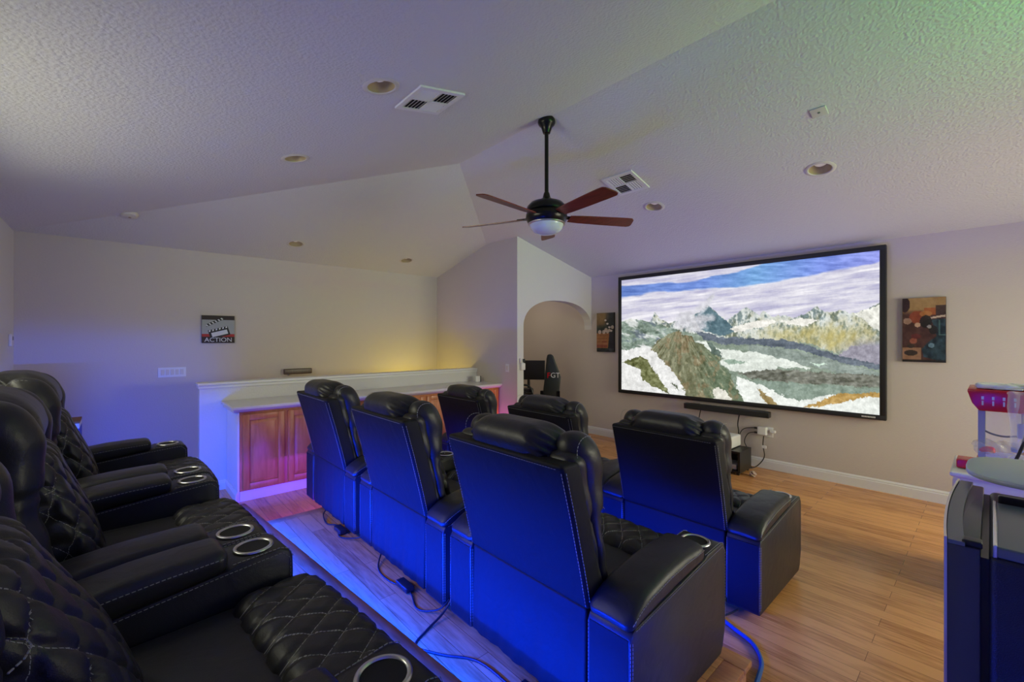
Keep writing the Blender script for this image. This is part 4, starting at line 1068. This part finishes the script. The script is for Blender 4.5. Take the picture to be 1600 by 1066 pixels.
for i in range(40):
    a = 2*PI*i/40; e = 2/3.2
    tpoly.append((.17+.225*math.copysign(abs(math.cos(a))**e, math.cos(a)), .02+1.93+.19*math.copysign(abs(math.sin(a))**e, math.sin(a))))
ty = MB().prism(tpoly, 'z', 1.200, 1.216)
tag(ty.build('serving_tray', M['mint'], bevel=.006), 'pale rounded tray resting on the back of the black fridge', 'tray')
ct_ = thing('storage_cart', 'white rounded cart under the red popcorn machine', 'cart', (.18, 4.15, 0))
MB().rbox((0, 0, .40), (.70, .56, .72), .06, k=5).build('body', M['white'], ct_, smooth=True)
MB().rbox((0, 0, .755), (.72, .58, .03), .012, k=3).build('top', M['white'], ct_, smooth=True)
for x in (-.28, .28):
    for y in (-.2, .2): MB().tube([(x-.012, y, .03), (x+.012, y, .03)], .03, 16).build('caster', M['black'], ct_, smooth=True)
pm = thing('popcorn_machine', 'red tabletop popcorn machine on the white cart at right', 'popcorn machine', (.18, 4.16, .771))
MB().rbox((0, 0, .02), (.50, .36, .04), .006).build('base', M['red'], pm, smooth=True)
cpn = MB().prism([(-.285, .515), (.285, .515), (.285, .50), (.265, .43), (.235, .385), (-.235, .385), (-.265, .43), (-.285, .50)], 'y', -.20, .20)
cn_ = cpn.build('canopy', M['red'], pm, bevel=.006)
mk = MB()
for i in range(11):
    x = -.22+i*.044
    mk.box((x-.004, -.2015, .42), (x+.004, -.2, .448)); mk.box((x-.0055, -.2015, .455), (x+.0055, -.2, .475))
mk.build('white_pattern', M['paper'], cn_)
for x in (-.225, .225):
    for y in (-.16, .16): MB().box((x-.015, y-.012, .04), (x+.015, y+.012, .385)).build('corner_post', M['post'], pm)
MB().box((-.21, -.165, .04), (.21, -.161, .385)).box((-.21, .161, .04), (.21, .165, .385)).box((-.228, -.148, .04), (-.225, .148, .385)).build('glass_panel', M['glass'], pm)
MB().box((-.208, -.17, .04), (.21, -.166, .135)).build('lower_panel', M['white'], pm)
ml_ = MB()
for i in range(16): ml_.box((-.04+i*.0085, -.1712, .093), (-.04+i*.0085+.006, -.17, .101))
ml_.build('red_lettering', M['red'], pm)
MB().rbox((-.29, -.10, .032), (.09, .14, .055), .008).build('drawer', M['red'], pm, smooth=True)
tag(MB().rbox((.20, 4.22, 1.00), (.15, .12, .37), .004).build('cardboard_box', M['card'], smooth=True), 'brown cardboard box inside the popcorn machine', 'box')
tag(MB().rbox((.12, 4.09, 1.035), (.035, .035, .09), .008).build('blue_bottle', M['blueplastic'], smooth=True), 'small blue bottle hanging inside the popcorn machine', 'bottle')
tag(MB().rbox((.10, 4.03, .928), (.05, .05, .03), .012).build('blue_cap', M['blueplastic'], smooth=True), 'round blue cap lying on papers in the popcorn machine', 'cap')
def crumple(name, c_, s_, seed, m, label, cat):
    def f(q, n): return q+n*.16*min(s_)*(nz(q[0]*6+seed, q[1]*6, q[2]*6))
    return tag(MB().rbox(c_, s_, min(s_)*.45, n=(10, 8, 4), k=3, f=f).build(name, m, smooth=True, angle=.4), label, cat)
crumple('plastic_bag', (.02, 4.03, .925), (.20, .16, .07), 2, M['bag'], 'clear crumpled plastic bag inside the popcorn machine', 'bag')
crumple('red_wrapper', (-.02, 4.0, .915), (.07, .05, .03), 5, M['red'], 'red wrapper lying inside the popcorn machine', 'wrapper')
crumple('plastic_bag', (.13, 3.935, 1.12), (.13, .05, .34), 9, M['bag'], 'clear plastic bag hanging over the front of the popcorn machine', 'bag')
tag(MB().add([(-.04, 4.0, 1.292), (.12, 3.97, 1.292), (.16, 4.12, 1.325), (-.0, 4.16, 1.292), (-.04, 4.0, 1.298), (.12, 3.97, 1.298), (.16, 4.12, 1.331), (-.0, 4.16, 1.298)], [(0, 3, 2, 1), (4, 5, 6, 7), (0, 1, 5, 4), (1, 2, 6, 5), (2, 3, 7, 6), (3, 0, 4, 7)]).build('paper_sheet', M['paper']), 'folded white paper on the popcorn machine canopy', 'paper')
crumple('crumpled_paper', (.06, 4.08, 1.305), (.26, .18, .03), 4, M['paper'], 'crumpled white papers on top of the popcorn machine canopy', 'paper')
tag(MB().rbox((.16, 4.02, 1.312), (.06, .05, .04), .01).build('black_clip', M['black'], smooth=True), 'small black clip on the popcorn machine canopy', 'clip')
cord('power_cord', [(.17, 3.99, 1.30), (.165, 3.93, 1.25), (.145, 3.92, 1.12), (.12, 3.915, .98), (.08, 3.92, .86), (.01, 3.93, .80)], .008, M['cable'], 'black cord hanging down the front of the popcorn machine')
cord('power_cord', [(-.04, 4.10, 1.02), (.0, 4.09, 1.0), (.05, 4.10, .99), (.10, 4.09, 1.0), (.18, 4.08, 1.01)], .006, M['cable'], 'thin black cord crossing inside the popcorn machine')
